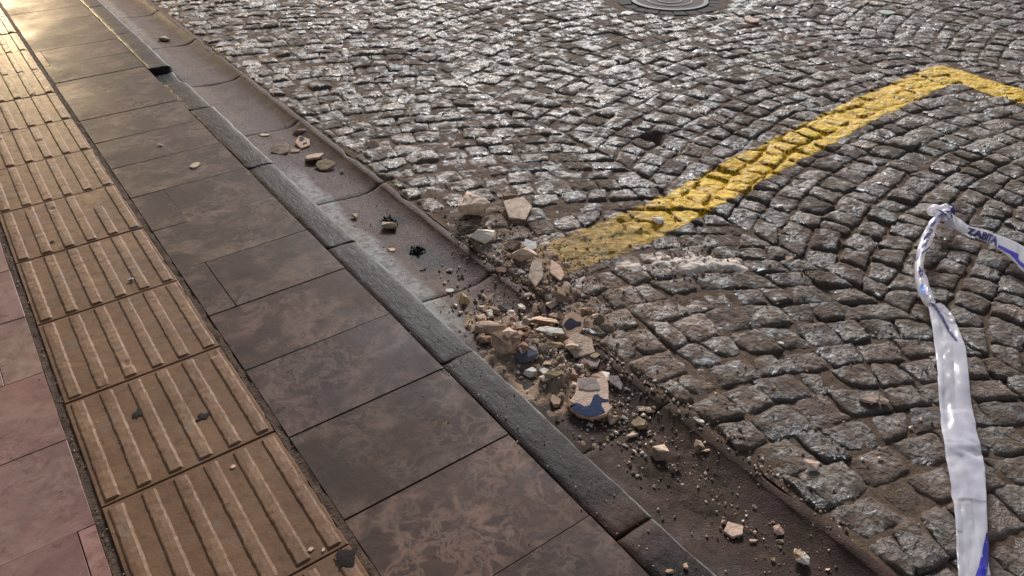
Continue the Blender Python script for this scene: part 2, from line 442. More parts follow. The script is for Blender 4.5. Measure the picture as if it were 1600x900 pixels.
CH = {
    'beige': mat_chip("beige_plaster", (0.68, 0.51, 0.38)),
    'tan': mat_chip("tan_mortar", (0.52, 0.37, 0.26)),
    'brown': mat_chip("brown_mortar", (0.33, 0.215, 0.145)),
    'red': mat_chip("red_brick", (0.25, 0.13, 0.095)),
    'white': mat_chip("white_plaster", (0.8, 0.75, 0.67), 0.2),
    'grey': mat_chip("grey_render", (0.32, 0.265, 0.235)),
    'slate': mat_chip("dark_slate", (0.075, 0.07, 0.075)),
    'ochre': mat_chip("ochre_mortar", (0.38, 0.28, 0.16)),
    'pink': mat_chip("pink_plaster", (0.66, 0.46, 0.35), 0.25),
    'orange': mat_chip("orange_plaster", (0.66, 0.43, 0.28), 0.3),
    'navy': mat_plain("navy_paint", (0.011, 0.012, 0.036), 0.75, 0.3),
    'blue': mat_plain("blue_paint", (0.010, 0.028, 0.085), 0.75, 0.3),
    'slateblue': mat_plain("grey_blue_paint", (0.15, 0.15, 0.185), 0.8, 0.3),
    'soot': mat_plain("soot", (0.010, 0.009, 0.009), 0.6, 0.6),
    'tar': mat_plain("black_tar", (0.022, 0.016, 0.013), 0.85, 0.3),
    'leaf': mat_plain("dry_leaf", (0.26, 0.24, 0.1), 0.6, 0.4),
    'paleleaf': mat_plain("pale_leaf", (0.4, 0.46, 0.4), 0.6, 0.3),
    'bluegrey': mat_plain("bluish_plastic", (0.13, 0.14, 0.18), 0.4, 0.2),
}
M['film'] = mat_film("white_tape_film", (0.97, 0.95, 1.0), 0.5, 0.22)
M['ink'] = mat_film("blue_tape_ink", (0.025, 0.02, 0.33), 0.0, 0.3)
M['ink_dark'] = mat_film("dark_blue_tape_ink", (0.02, 0.018, 0.13), 0.0, 0.3)
M['emblem'] = mat_film("light_blue_tape_ink", (0.1, 0.24, 0.62), 0.0, 0.3)
M['redink'] = mat_film("red_tape_ink", (0.75, 0.1, 0.12), 0.0, 0.3)
M['iron'] = mat_plain("cast_iron", (0.06, 0.045, 0.036), 0.65, 0.6, 0.2)
M['lampmetal'] = mat_plain("lamp_metal", (0.03, 0.03, 0.032), 0.4, 0.2, 0.8)
M['concrete'] = mat_chip("manhole_concrete", (0.1, 0.075, 0.057), 0.4)
M['darksett'] = mat_chip("dark_basalt", (0.04, 0.034, 0.03), 0.3, 0.9)
M['dust'] = mat_chip("plaster_dust", (0.8, 0.69, 0.59), 0.12, 0.95)
M['dirt'] = mat_bed("gutter_dirt", (0.1, 0.066, 0.044), (0.3, 0.205, 0.138))
M['silt'] = mat_bed("gutter_silt", (0.035, 0.023, 0.017), (0.1, 0.067, 0.047))
M['dust2'] = mat_bed("rubble_powder", (0.16, 0.105, 0.07), (0.4, 0.28, 0.19))
M['crumb'] = None
M['yellow'] = mat_yellow()

def mat_crumb():
    m = Mat("crumbs")
    m.set(Base_Color=m.mix(0.6, m.attr("tint"), m.ramp(m.noise(200), [(0.3, (0.5, 0.5, 0.5)), (0.7, (1.2, 1.2, 1.2))]), 'MULTIPLY'), Roughness=0.9, Specular_IOR_Level=0.25)
    return m.m
M['crumb'] = mat_crumb()

# ------------------------------------------------------------------ ground sheet
ROAD_Z = -0.030
g = 90.0
ground = obj("ground", mesh("ground", [(-g, -g, -0.16), (g, -g, -0.16), (g, g, -0.16), (-g, g, -0.16)], [(0, 1, 2, 3)], [M['bed']]))
tag(ground, kind="structure")

def lipx(y):
    return 0.875 - 0.0045 * np.asarray(y, float)

# ------------------------------------------------------------------ road: setts laid in segmental arcs
ARCS = [(0.72, 0.60, 1.72, 1.0, 0.39), (2.91, 1.72, 4.10, 1.19, 0.27), (5.29, 4.10, 6.48, 1.19, 0.27), (7.67, 6.48, 8.0, 1.19, 0.46)]
Y0, Y1 = -2.6, 7.6
MH = (3.69, 2.32)
HOLES = [(2.0, 0.77)]

def lay_cobbles():
    quads, info = [], []
    for ai, (xc, xl, xr, hw, A) in enumerate(ARCS):
        rows = []
        y = Y0 - 0.6
        while y < Y1 + 0.7:
            rows.append(y)
            y += rng.uniform(0.096, 0.114)
        def curve(k, x):
            x = np.asarray(x, float)
            return rows[k] - A * ((x - xc) / hw) ** 2 + 0.019 * fbm(x * 3.7, k * 0.37 + 0 * x, 0, 50 + ai) 
        for k in range(len(rows) - 1):
            xs = xl - rng.uniform(0.0, 0.05)
            x = xl
            bounds = [(xl, xl)]
            while True:
                sl = -2 * A * (x - xc) / hw ** 2
                th = math.atan(sl)
                x += rng.uniform(0.082, 0.128) * math.cos(th)
                if x > xr - 0.045:
                    bounds.append((xr, xr)); break
                h = rows[k + 1] - rows[k]
                sh = -math.sin(th) * math.cos(th) * h
                jt = rng.normal(0, 0.009, 2)
                bounds.append((x - 0.5 * sh + jt[0] - 0 * sh, x + 0.5 * sh + jt[1]))
            for (a, b), (c, d) in zip(bounds[:-1], bounds[1:]):
                q = np.array([(a, curve(k, a)), (c, curve(k, c)), (d, curve(k + 1, d)), (b, curve(k + 1, b))], float)
                ctr = q.mean(0)
                if ctr[1] < Y0 or ctr[1] > Y1: continue
                lx = float(lipx(ctr[1])) + 0.006
                if q[:, 0].max() < lx + 0.035: continue
                q[:, 0] = np.maximum(q[:, 0], lx)
                if math.hypot(ctr[0] - MH[0], ctr[1] - MH[1]) < 0.40: continue
                if any(math.hypot(ctr[0] - hx, ctr[1] - hy) < 0.05 for hx, hy in HOLES): continue
                quads.append(q)
    Q = np.array(quads)
    ctr = Q.mean(1)
    # wider joints in the settled part on the right, tighter by the gutter
    wide = sstep(1.15, 1.75, ctr[:, 0]) * (1 - sstep(0.1, 1.3, ctr[:, 1])) * (1 - sstep(2.6, 3.6, ctr[:, 0]))
    gap = 0.0014 + 0.0030 * wide + rng.uniform(0, 0.0025, len(Q))
    e = Q - ctr[:, None]
    L = np.linalg.norm(e, axis=2, keepdims=True)
    Q = ctr[:, None] + e * np.clip((L - gap[:, None, None] * 1.45) / L, 0.3, 1)
    Q += rng.normal(0, 0.0055, Q.shape)
    Q[:, :, 0] = np.maximum(Q[:, :, 0], lipx(Q[:, :, 1]) + 0.004)
    return Q, ctr, wide

Q, CTR, WIDE = lay_cobbles()
NC = len(Q)
cz = ROAD_Z + rng.normal(0, 0.0032, NC) + 0.004 * fbm(CTR[:, 0] * 0.9, CTR[:, 1] * 0.9, 0, 5)
tilt = rng.normal(0, 0.035, (NC, 2)) * (1 + 0.7 * WIDE[:, None])
seed3 = rng.uniform(0, 50, NC)
basec = np.array([(0.15, 0.104, 0.076), (0.185, 0.138, 0.104), (0.115, 0.076, 0.055), (0.185, 0.115, 0.078), (0.115, 0.093, 0.078), (0.22, 0.172, 0.135), (0.08, 0.066, 0.06), (0.2, 0.135, 0.11)])
pick = rng.integers(0, len(basec), NC)
CT = basec[pick] * rng.uniform(0.52, 0.98, (NC, 1))
for (dx, dy, dc) in [(2.83, 0.93, (0.03, 0.032, 0.04)), (3.05, 1.0, (0.03, 0.033, 0.04)), (2.72, 2.0, (0.028, 0.03, 0.034)), (2.35, 2.35, (0.035, 0.03, 0.032)), (2.98, 1.93, (0.03, 0.032, 0.036)), (1.40, -0.62, (0.12, 0.09, 0.082))]:
    k = int(np.argmin(np.hypot(CTR[:, 0] - dx, CTR[:, 1] - dy))); CT[k] = dc

DULL = rng.uniform(0, 1, NC) ** 2.2
def cobble_arrays(idx, n):
    """grids for the setts idx -> (verts[len,nv,3], faces) ; split granite: domed, chipped and rough on top"""
    g1 = np.linspace(-1, 1, n)
    gx = np.sign(g1) * np.abs(g1) ** 0.82
    U, V = np.meshgrid(gx, gx, indexing='ij')
    r = 0.13
    Ur = U * np.sqrt(1 - r * V * V / 1.0)
    Vr = V * np.sqrt(1 - r * U * U / 1.0)
    q = Q[idx]
    a, b = (Ur + 1) / 2 * 1.05 - 0.025, (Vr + 1) / 2 * 1.05 - 0.025
    P = (q[:, 0, None, None] * ((1 - a) * (1 - b))[None, :, :, None] + q[:, 1, None, None] * (a * (1 - b))[None, :, :, None]
         + q[:, 2, None, None] * (a * b)[None, :, :, None] + q[:, 3, None, None] * ((1 - a) * b)[None, :, :, None])
    s = seed3[idx][:, None, None]
    X, Y = P[..., 0], P[..., 1]
    ed = np.maximum(np.abs(U), np.abs(V))[None]
    wob = 0.006 * (ed ** 2)
    X = X + wob * vnoise(X * 45, Y * 45, s, 3)
    Y = Y + wob * vnoise(X * 45, Y * 45, s, 4)
    z = cz[idx][:, None, None] - 0.0062 * ed ** 7 - 0.0015 * ed ** 2
    z = z + 0.0036 * fbm(X * 22, Y * 22, s, 9, 2) + 0.0034 * fbm(X * 70, Y * 70, s, 21, 2)
    z = z + 0.0024 * np.abs(vnoise(X * 38, Y * 38, s, 31))
    c = CTR[idx]
    z = z + tilt[idx, 0][:, None, None] * (X - c[:, 0, None, None]) + tilt[idx, 1][:, None, None] * (Y - c[:, 1, None, None])
    top = np.stack([X, Y, z], -1).reshape(len(idx), n * n, 3)
    ring = [(i, 0) for i in range(n)] + [(n - 1, j) for j in range(1, n)] + [(i, n - 1) for i in range(n - 2, -1, -1)] + [(0, j) for j in range(n - 2, 0, -1)]
    rid = np.array([i * n + j for i, j in ring])
    sk = top[:, rid].copy()
    cc = np.concatenate([c, np.zeros((len(idx), 1))], 1)[:, None]
    sk[..., :2] = cc[..., :2] + (sk[..., :2] - cc[..., :2]) * 0.965
    sk[..., 2] = ROAD_Z - 0.055
    F = []
    for i in range(n - 1):
        for j in range(n - 1):
            F.append((i * n + j, (i + 1) * n + j, (i + 1) * n + j + 1, i * n + j + 1))
    m = len(rid)
    for t in range(m):
        u = (t + 1) % m
        F.append((rid[t], n * n + t, n * n + u, rid[u]))
    return np.concatenate([top, sk], 1), np.array(F)

def in_frame(P, z=ROAD_Z):
    d = np.stack([P[:, 0] - CP.x, P[:, 1] - CP.y, np.full(len(P), z - CP.z)], 1)
    zz = d @ np.array(FW)
    x = 0.5 + 0.75 * (d @ np.array(RT)) / zz
    y = 0.5 - 0.75 * 16 / 9 * (d @ np.array(UP)) / zz
    return (zz > 0) & (x > -0.01) & (x < 1.01) & (y > -0.01) & (y < 1.02), zz

vis, dep = in_frame(CTR)
order = np.argsort(np.where(vis, dep, 1e6))
near_idx = order[:300]
rest = np.setdiff1d(np.arange(NC), near_idx)
far_out = rest[(~vis[rest])]
mid = rest[vis[rest]]

# the bed: one sheet of joint dirt under the setts
nx, ny = 330, 460
bx = np.linspace(0, 1, nx) ** 1.35; by = np.linspace(Y0 - 0.2, Y1 + 0.3, ny)
BX, BY = np.meshgrid(bx, by, indexing='ij')
BX = lipx(BY) - 0.004 + BX * 7.3
bw = sstep(1.15, 1.75, BX) * (1 - sstep(0.1, 1.3, BY)) * (1 - sstep(2.6, 3.6, BX))
BZ = ROAD_Z - 0.0072 + 0.004 * fbm(BX * 0.9, BY * 0.9, 0, 5) - 0.006 * bw + 0.0018 * fbm(BX * 7, BY * 7, 0, 77, 2) + 0.0036 * fbm(BX * 27, BY * 27, 0, 79, 2)
hd = np.min([np.hypot(BX - hx, BY - hy) for hx, hy in HOLES], axis=0)
BZ -= 0.045 * (1 - sstep(0.03, 0.08, hd))
bv = np.stack([BX, BY, BZ], -1).reshape(-1, 3)
bf = [(i * ny + j, (i + 1) * ny + j, (i + 1) * ny + j + 1, i * ny + j + 1) for i in range(nx - 1) for j in range(ny - 1)]
road = obj("road", mesh("road", bv, bf, [M['bed']], True))
tag(road, kind="structure")

BV_V, BV_F = [], []
def collect(v, f):
    o = sum(len(q) for q in BV_V)
    BV_V.append(np.asarray(v)); BV_F.extend([tuple(int(k) + o for k in q) for q in f])
collect(bv, bf)

V, F = cobble_arrays(near_idx, 10)
for a in range(len(near_idx)):
    c = np.array([*CTR[near_idx[a]], 0.0])
    me = mesh("cobblestone", V[a] - c, F, [M['cobble']], True, tint=np.tile(CT[near_idx[a]], (len(V[a]), 1)), attrs={'gloss': np.full(len(V[a]), DULL[near_idx[a]])})
    obj("cobblestone", me, road, loc=tuple(c))
    collect(V[a], F)

def joined(idx, n):
    V, F = cobble_arrays(idx, n)
    nv = V.shape[1]
    FF = (F[None] + (np.arange(len(idx)) * nv)[:, None, None]).reshape(-1, 4)
    return V.reshape(-1, 3), FF, np.repeat(np.concatenate([CT[idx], DULL[idx][:, None]], 1), nv, 0)
Vm, Fm, Tm = joined(mid, 8)
Vo, Fo, To = joined(far_out, 4)
collect(Vm, Fm)
Va = np.concatenate([Vm, Vo]); Fa = np.concatenate([Fm, Fo + len(Vm)]); Ta = np.concatenate([Tm, To])
rest_o = obj("distant_cobblestones", mesh("distant_cobblestones", Va, Fa, [M['cobble']], True, tint=Ta[:, :3], attrs={'gloss': Ta[:, 3]}), road)
tag(rest_o, kind="stuff")
BVH = BVHTree.FromPolygons([tuple(q) for q in np.concatenate(BV_V)], BV_F)
def road_z(x, y):
    h = BVH.ray_cast(Vector((x, y, 0.3)), Vector((0, 0, -1)))
    return h[0].z if h[0] is not None else ROAD_Z - 0.02

# ------------------------------------------------------------------ gutter
GP = [(0.568, -0.044), (0.60, -0.047), (0.65, -0.051), (0.70, -0.055), (0.745, -0.0575), (0.785, -0.057), (0.812, -0.0525), (0.830, -0.045), (0.8405, -0.039), (0.8425, -0.0372), (0.8455, -0.0352), (0.8675, -0.0335), (0.871, -0.0350), (0.874, -0.09)]
def gut_zv(x, y):
    return (np.interp(x - (lipx(y) - 0.875) * np.clip((x - 0.57) / 0.3, 0, 1), [q[0] for q in GP[:-1]], [q[1] for q in GP[:-1]]))
def gut_z(x, y=0.0):
    return float(gut_zv(x, y))
gb = obj("gutter", mesh("gutter", [(0.556, Y0, -0.1), (0.90, Y0, -0.1), (0.90, Y1 + .4, -0.1), (0.556, Y1 + .4, -0.1)], [(0, 1, 2, 3)], [M['grime']]))
tag(gb, kind="structure")
gj = [-2.72, -1.97, -1.215, -0.46, 0.305, 1.075, 1.85, 2.605, 3.36, 4.13, 4.88, 5.63, 6.38, 7.13, 7.9]
for bi, (ya, yb) in enumerate(zip(gj[:-1], gj[1:])):
    n = 30
    f = []
    np_ = len(GP)
    T_ = np.array([0.0, 0.006] + [(i - 1) / (n - 3) for i in range(2, n - 2)] + [0.994, 1.0])[:, None]
    gx_ = np.array([q[0] for q in GP])[None, :]; gz_ = np.array([q[1] for q in GP])[None, :]
    jn = lambda k: 0.003 * vnoise(gx_ * 14, k + 0 * gx_, 0, 61) + 0.003 * vnoise(gx_ * 60, k + 0 * gx_, 0, 62)
    Yg = (ya + 0.0025 + jn(bi * 3.1)) * (1 - T_) + (yb - 0.0025 + jn(bi * 3.1 + 3.1)) * T_
    Xg = gx_ + (lipx(Yg) - 0.875) * np.clip((gx_ - 0.57) / 0.3, 0, 1)
    Zg = gz_ + 0.0022 * fbm(Xg * 9, Yg * 5, bi, 71, 3) + 0.0009 * fbm(Xg * 60, Yg * 40, bi, 73, 2)
    Zg[[0, -1]] -= 0.003
    ch = np.maximum(0.0, fbm(Yg * 13, bi * 2.0 + 0 * Yg, 0, 83, 3) - 0.25)
    jj = np.arange(np_)[None, :]
    lipm = (jj >= 8) & (jj <= 12)
    Zg = Zg - lipm * ch * 0.005
    Xg = Xg - lipm * ((jj >= 11) * 0.010 * ch - 0.0016 * vnoise(Yg * 40, jj + 0 * Yg, 0, 84))
    v = [tuple(q) for q in np.stack([Xg, Yg, Zg], -1).reshape(-1, 3)]
    for i in range(n - 1):
        for j in range(np_ - 1):
            f.append((i * np_ + j, i * np_ + j + 1, (i + 1) * np_ + j + 1, (i + 1) * np_ + j))
    m0 = len(v)
    for i in (0, n - 1):
        base = len(v)
        for j in range(np_):
            x, y, z = v[i * np_ + j]; v.append((x, y, z)); v.append((x, y, -0.098))
        for j in range(np_ - 1):
            q = (base + 2 * j, base + 2 * j + 1, base + 2 * j + 3, base + 2 * j + 2)
            f.append(q if i == 0 else q[::-1])
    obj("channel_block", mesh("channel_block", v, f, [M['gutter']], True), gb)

# ------------------------------------------------------------------ kerb
kb = obj("kerb", mesh("kerb", [(0.449, Y0, -0.12), (0.564, Y0, -0.12), (0.564, Y1 + .4, -0.12), (0.449, Y1 + .4, -0.12)], [(0, 1, 2, 3)], [M['grime']]))
tag(kb, kind="structure")
KP = [(0.4528, -0.14), (0.4528, -0.003), (0.4545, -0.0006), (0.475, 0.0), (0.50, 0.0006), (0.525, 0.0), (0.543, -0.0008), (0.552, -0.0026), (0.5585, -0.0062), (0.562, -0.0125), (0.564, -0.04), (0.565, -0.14)]
kj = [-2.9, -2.17, -1.445, -0.715, -0.022, 0.70, 1.435, 2.18, 2.595, 2.865, 3.60, 4.33, 5.06, 5.79, 6.52, 7.25, 7.98]
for ki, (ya, yb) in enumerate(zip(kj[:-1], kj[1:])):
    dark = abs(ya - 2.595) < 0.01
    n = max(8, int((yb - ya) / 0.022))
    v, f = [], []
    np_ = len(KP)
    dz = -0.028 if dark else rnd.uniform(-0.003, 0.002)
    dxk = rnd.uniform(-0.0025, 0.0015)
    e_ = 0.006 / (yb - ya)
    T_ = np.array([0.0, e_] + [(i - 1) / (n - 3) for i in range(2, n - 2)] + [1 - e_, 1.0])[:, None]
    kx = np.array([q[0] for q in KP])[None, :]; kz = np.array([q[1] for q in KP])[None, :]; jj = np.arange(np_)[None, :]
    ed = np.minimum(T_, 1 - T_) * (yb - ya)
    Yk = ya + 0.0015 + (yb - ya - 0.003) * T_ + 0.003 * vnoise(kx * 30 + 0 * T_, ki * 7 + (T_ > 0.5) + 0 * kx, 0, 91) * (ed < 0.01)
    Xk0 = kx + 0 * Yk
    Zk = kz + dz - 0.0025 * np.maximum(0, 1 - ed / 0.012) ** 2 * ((jj > 0) & (jj < np_ - 1))
    Zk = Zk + ((jj >= 1) & (jj <= 9)) * (0.0014 * fbm(Xk0 * 45, Yk * 28, ki, 95, 3) + 0.0022 * fbm(Xk0 * 10, Yk * 6, ki, 99, 2))
    Xk = Xk0 + dxk + np.where(jj >= 6, 0.003 * fbm(Yk * 17, ki + 0 * Yk, jj * 0.2, 103, 3), np.where(jj <= 2, 0.0022 * fbm(Yk * 12, ki + 0 * Yk, 0, 105, 3), 0))
    Xk = np.where(jj <= 2, np.maximum(Xk, 0.4516), np.where(jj >= 6, np.minimum(Xk, 0.567), Xk))
    v = [tuple(q) for q in np.stack([Xk, Yk, Zk], -1).reshape(-1, 3)]
    for i in range(n - 1):
        for j in range(np_ - 1):
            f.append((i * np_ + j, i * np_ + j + 1, (i + 1) * np_ + j + 1, (i + 1) * np_ + j))
    f.append(tuple(range(np_))[::-1] if False else tuple(range(np_ - 1, -1, -1)))
    f.append(tuple(range((n - 1) * np_, n * np_)))
    me = mesh("kerb_stone", v, f, [M['kerb_dark' if dark else 'kerb']], True)
    o = obj("kerb_stone", me, kb)
    if dark: tag(o, "dark sunken short kerb stone")

# ------------------------------------------------------------------ pavement
PY0, PY1 = -2.6, 8.0
pv = obj("pavement", mesh("pavement", [(-3.2, PY0, -0.0062), (0.4505, PY0, -0.0062), (0.4505, PY1, -0.0062), (-3.2, PY1, -0.0062), ], [(0, 1, 2, 3)], [M['grime']]))
tag(pv, kind="structure")

def slab_mesh(name, x0, x1, y0, y1, z0, mat, ch=0.0018, th=0.04):
    a, b = x1 - x0, y1 - y0
    v = []
    nse = lambda s: rnd.uniform(-s, s)
    tl = [nse(0.0012) for _ in range(4)]
    cs = [(0, 0), (a, 0), (a, b), (0, b)]
    for k, (x, y) in enumerate(cs): v.append((x, y, -th))
    for k, (x, y) in enumerate(cs): v.append((x + nse(0.0007), y + nse(0.0007), -ch + tl[k]))
    for k, (x, y) in enumerate(cs):
        v.append((x + (ch if x == 0 else -ch), y + (ch if y == 0 else -ch), tl[k]))
    f = [(8, 9, 10, 11)]
    for k in range(4):
        u = (k + 1) % 4
        f.append((4 + k, 4 + u, 8 + u, 8 + k)); f.append((k, u, 4 + u, 4 + k))
    return mesh(name, v, f, [mat])

sy = [0.852 + 0.2975 * k for k in range(-12, 24)]
sy = [y if abs(y) < 50 else y for y in sy]
splits = {1.15: [0.135], 0.56: [0.10], 3.2: [0.05]}
for ya, yb in zip(sy[:-1], sy[1:]):
    xs = [0.0165, 0.4502]
    for ky, kx in splits.items():
        if abs(ky - ya) < 0.06: xs = [0.0165] + kx + [0.4502]
    for xa, xb in zip(xs[:-1], xs[1:]):
        gx = 0.0008
        me = slab_mesh("paving_slab", xa + gx, xb - gx, ya + 0.0011, yb - 0.0011, 0, M['slab'], 0.0009)
        obj("paving_slab", me, pv, loc=(xa + gx, ya + 0.0011, rnd.uniform(-0.0012, 0.0008)))
ly = [0.265 + 0.301 * k for k in range(-10, 26)]
for ri, (ya, yb) in enumerate(zip(ly[:-1], ly[1:])):
    if abs(ya - 0.566) < 0.02: xs = [-0.415, -0.508]
    elif abs(ya + 0.337) < 0.02: xs = [-0.415, -0.450]
    elif abs(ya + 0.036) < 0.02 or abs(ya - 0.265) < 0.02: xs = [-0.415, -0.415 - 0.6]
    else: xs = [-0.415, -0.415 - rnd.choice([0.1, 0.3, 0.45, 0.6])]
    while xs[-1] > -3.0: xs.append(xs[-1] - 0.6)
    for xb, xa in zip(xs[:-1], xs[1:]):
        mt = M['slab_pink']
        me = slab_mesh("paving_slab", xa + 0.0008, xb - 0.0008, ya + 0.0008, yb - 0.0008, 0, mt, 0.0009)
        obj("paving_slab", me, pv, loc=(xa + 0.0008, ya + 0.0011, rnd.uniform(-0.0015, 0.001)))

# tactile strip
tm = [slab_mesh("tactile_tile", 0, 0.394, 0, 0.3965, 0, M['tile'], 0.0025) for _ in range(3)]
def rib_mesh(y0=0.010, y1=0.3865, seed=0, broken=False, chip=None):
    r = random.Random(seed)
    n = 31
    prof = [(-0.0015, -0.001), (0.0030, 0.0032), (0.0055, 0.0042), (0.0155, 0.0046), (0.0270, 0.0042), (0.0295, 0.0032), (0.034, -0.001)]
    v, f = [], []
    for i in range(n):
        t = i / (n - 1)
        if i == 0: yy, k = y0, 0.0
        elif i == 1: yy, k = y0 + 0.0035, 1.0
        elif i == n - 2: yy, k = y1 - 0.0035, 1.0
        elif i == n - 1: yy, k = y1, 0.0
        else: yy, k = y0 + (y1 - y0) * t, 1.0
        for j, (x, z) in enumerate(prof):
            xx = x + 0.0007 * r.uniform(-1, 1)
            zz = (z + 0.0006 * r.uniform(-1, 1)) * (k if k else 0.0) + (0 if k else -0.001)
            if not k: xx = 0.0155 + (xx - 0.0155) * 1.02
            if chip and chip[0] < yy < chip[1] and (j >= 3 if chip[2] > 0 else j <= 3): zz *= 0.35; xx += -0.003 * chip[2] if j in (0, 6) else 0
            if broken and abs(yy - (y0 + y1) / 2) < 0.02: zz *= 0.25
            v.append((xx, yy, zz))
    m = len(prof)
    for i in range(n - 1):
        for j in range(m - 1):
            f.append((i * m + j, i * m + j + 1, (i + 1) * m + j + 1, (i + 1) * m + j))
    return mesh("rib", v, f, [M['rib']])
rm = [rib_mesh(seed=s) for s in range(6)]
rchip = [rib_mesh(seed=50 + k, chip=c_) for k, c_ in enumerate(((0.05, 0.075, 1), (0.30, 0.335, 1), (0.17, 0.185, -1), (0.0, 0.03, 1), (0.36, 0.4, -1)))]
rbroken = rib_mesh(seed=40, broken=True)
rshort = rib_mesh(0.010, 0.24, seed=41)
tcount = 0
for k in range(-6, 20):
    t = obj("tactile_tile", tm[k % 3], pv, loc=(-0.3955, 0.4 * k + 0.0018, rnd.uniform(-0.0016, 0.0014)), rot=(rnd.uniform(-0.004, 0.004), rnd.uniform(-0.004, 0.004), rnd.uniform(-0.002, 0.002)))
    for i in range(6):
        me = rm[(i + 2 * k) % 6]
        if rnd.random() < 0.22: me = rnd.choice(rchip)
        if k == 3 and i == 4: me = rshort
        if k == 5 and i == 3: me = rbroken
        obj("rib", me, t, loc=(0.0105 + i * 0.0684, 0, 0))

# dirt lying in the slots beside the tactile strip
def slot_dirt(name, xa, xb, z, s):
    v, f = [], []
    ys = np.arange(PY0, PY1, 0.02)
    for y in ys:
        for t in (0, 0.33, 0.67, 1):
            v.append((xa + (xb - xa) * t, y, z + 0.004 * float(fbm(y * 30, t * 2.0, 0, s, 3))))
    for i in range(len(ys) - 1):
        for j in range(3):
            f.append((i * 4 + j, i * 4 + j + 1, i * 4 + j + 5, i * 4 + j + 4))
    o = obj(name, mesh(name, v, f, [M['grime']], True), pv)
    tag(o, kind="stuff")
slot_dirt("joint_dirt", -0.0012, 0.0165, -0.0022, 201)
slot_dirt("joint_dirt", -0.4145, -0.3960, -0.0065, 211)

# ------------------------------------------------------------------ manhole
mh = obj("manhole", None, loc=(MH[0], MH[1], ROAD_Z))
tag(mh, "round manhole cover ringed with dark setts at the top edge of the road", "manhole")
def disc(rad, z0, z1, n=48, bev=0.006):
    v, f = [], []
    for k in range(n):
        a = 2 * math.pi * k / n
        for r, z in ((rad, z0), (rad, z1 - bev), (rad - bev, z1)):
            v.append((r * math.cos(a), r * math.sin(a), z))
    for k in range(n):
        u = (k + 1) % n
        for j in (0, 1):
            f.append((k * 3 + j, u * 3 + j, u * 3 + j + 1, k * 3 + j + 1))
    f.append(tuple(k * 3 + 2 for k in range(n)))
    return v, f
v, f = disc(0.385, -0.05, -0.012); obj("bedding_ring", mesh("bedding_ring", v, f, [M['concrete']]), mh)
v, f = disc(0.25, -0.05, 0.002); cover = obj("cover", mesh("cover", v, f, [M['concrete']]), mh)
def arc_block(r0, r1, a0, a1, z0, z1, n=5, bev=0.004):
    v, f = [], []
    for i in range(n):
        a = a0 + (a1 - a0) * i / (n - 1)
        for r, z in ((r0, z0), (r0, z1 - bev), (r0 + bev, z1), (r1 - bev, z1), (r1, z1 - bev), (r1, z0)):
            v.append((r * math.cos(a), r * math.sin(a), z))
    for i in range(n - 1):
        for j in range(5):
            f.append((i * 6 + j, (i + 1) * 6 + j, (i + 1) * 6 + j + 1, i * 6 + j + 1))
    f.append(tuple(range(6))); f.append(tuple(range((n - 1) * 6 + 5, (n - 1) * 6 - 1, -1)))
    return v, f
v, f = arc_block(0.225, 0.262, 0, 2 * math.pi, -0.02, 0.006, 49); obj("rim", mesh("rim", v, f, [M['iron']]), cover)
for r in (0.07, 0.14):
    v, f = arc_block(r, r + 0.02, 0, 2 * math.pi, -0.02, 0.006, 41); obj("raised_ring", mesh("raised_ring", v, f, [M['iron']]), cover)
for k in range(22):
    a = 2 * math.pi * k / 22
    v, f = arc_block(0.272, 0.352 + rnd.uniform(-0.006, 0.006), a + 0.016, a + 2 * math.pi / 22 - 0.016, -0.05, rnd.uniform(-0.004, 0.003))
    obj("ring_sett", mesh("ring_sett", v, f, [M['darksett']]), mh)

# ------------------------------------------------------------------ yellow line (lies on the setts)
def paint_sheet():
    pts = [(0.93, 0.235), (1.55, 0.235), (2.15, 0.315), (2.97, 0.405), (3.55, 0.44), (3.83, 0.45)]
    leg2 = [(3.83, 0.45), (3.80, 0.05), (3.78, -1.3)]
    def dist(poly, X, Y):
        d = np.full(X.shape, 9.0)
        for (ax, ay), (bx, by) in zip(poly[:-1], poly[1:]):
            t = np.clip(((X - ax) * (bx - ax) + (Y - ay) * (by - ay)) / ((bx - ax) ** 2 + (by - ay) ** 2), 0, 1)
            d = np.minimum(d, np.hypot(X - ax - t * (bx - ax), Y - ay - t * (by - ay)))
        return d
    st = 0.0055
    xs = np.arange(0.90, 4.02, st); ys = np.arange(-1.3, 0.62, st)
    X, Y = np.meshgrid(xs, ys, indexing='ij')
    d = np.minimum(dist(pts, X, Y), dist(leg2, X, Y)) / 0.098
    keep = d < 1.45
    ids = -np.ones(X.shape, int)
    v, e = [], []
    for i, j in zip(*np.nonzero(keep)):
        ids[i, j] = len(v)
        x, y = X[i, j], Y[i, j]
        v.append((x, y, road_z(x, y) + 0.0013)); e.append(d[i, j])
    a, b, c, dd = ids[:-1, :-1], ids[1:, :-1], ids[1:, 1:], ids[:-1, 1:]
    ok = (a >= 0) & (b >= 0) & (c >= 0) & (dd >= 0)
    f = np.stack([a[ok], b[ok], c[ok], dd[ok]], 1)
    o = obj("yellow_line", mesh("yellow_line", v, f, [M['yellow']], True, attrs={"edge": e}))
    tag(o, "worn yellow line sprayed across the cobbles, turning a corner at the right", "road marking")
paint_sheet()

# ------------------------------------------------------------------ loose dirt in the gutter and dust on the setts
HX0, HX1, HY0, HY1, HS = 0.56, 1.5, -1.35, 2.1, 0.005
hx = np.arange(HX0, HX1, HS); hy = np.arange(HY0, HY1, HS)
HG = np.zeros((len(hx), len(hy)))
GX, GY = np.meshgrid(hx, hy, indexing='ij')
far = GX >= lipx(GY)
HG[:] = np.where(far, ROAD_Z - 0.004, gut_zv(GX, GY))
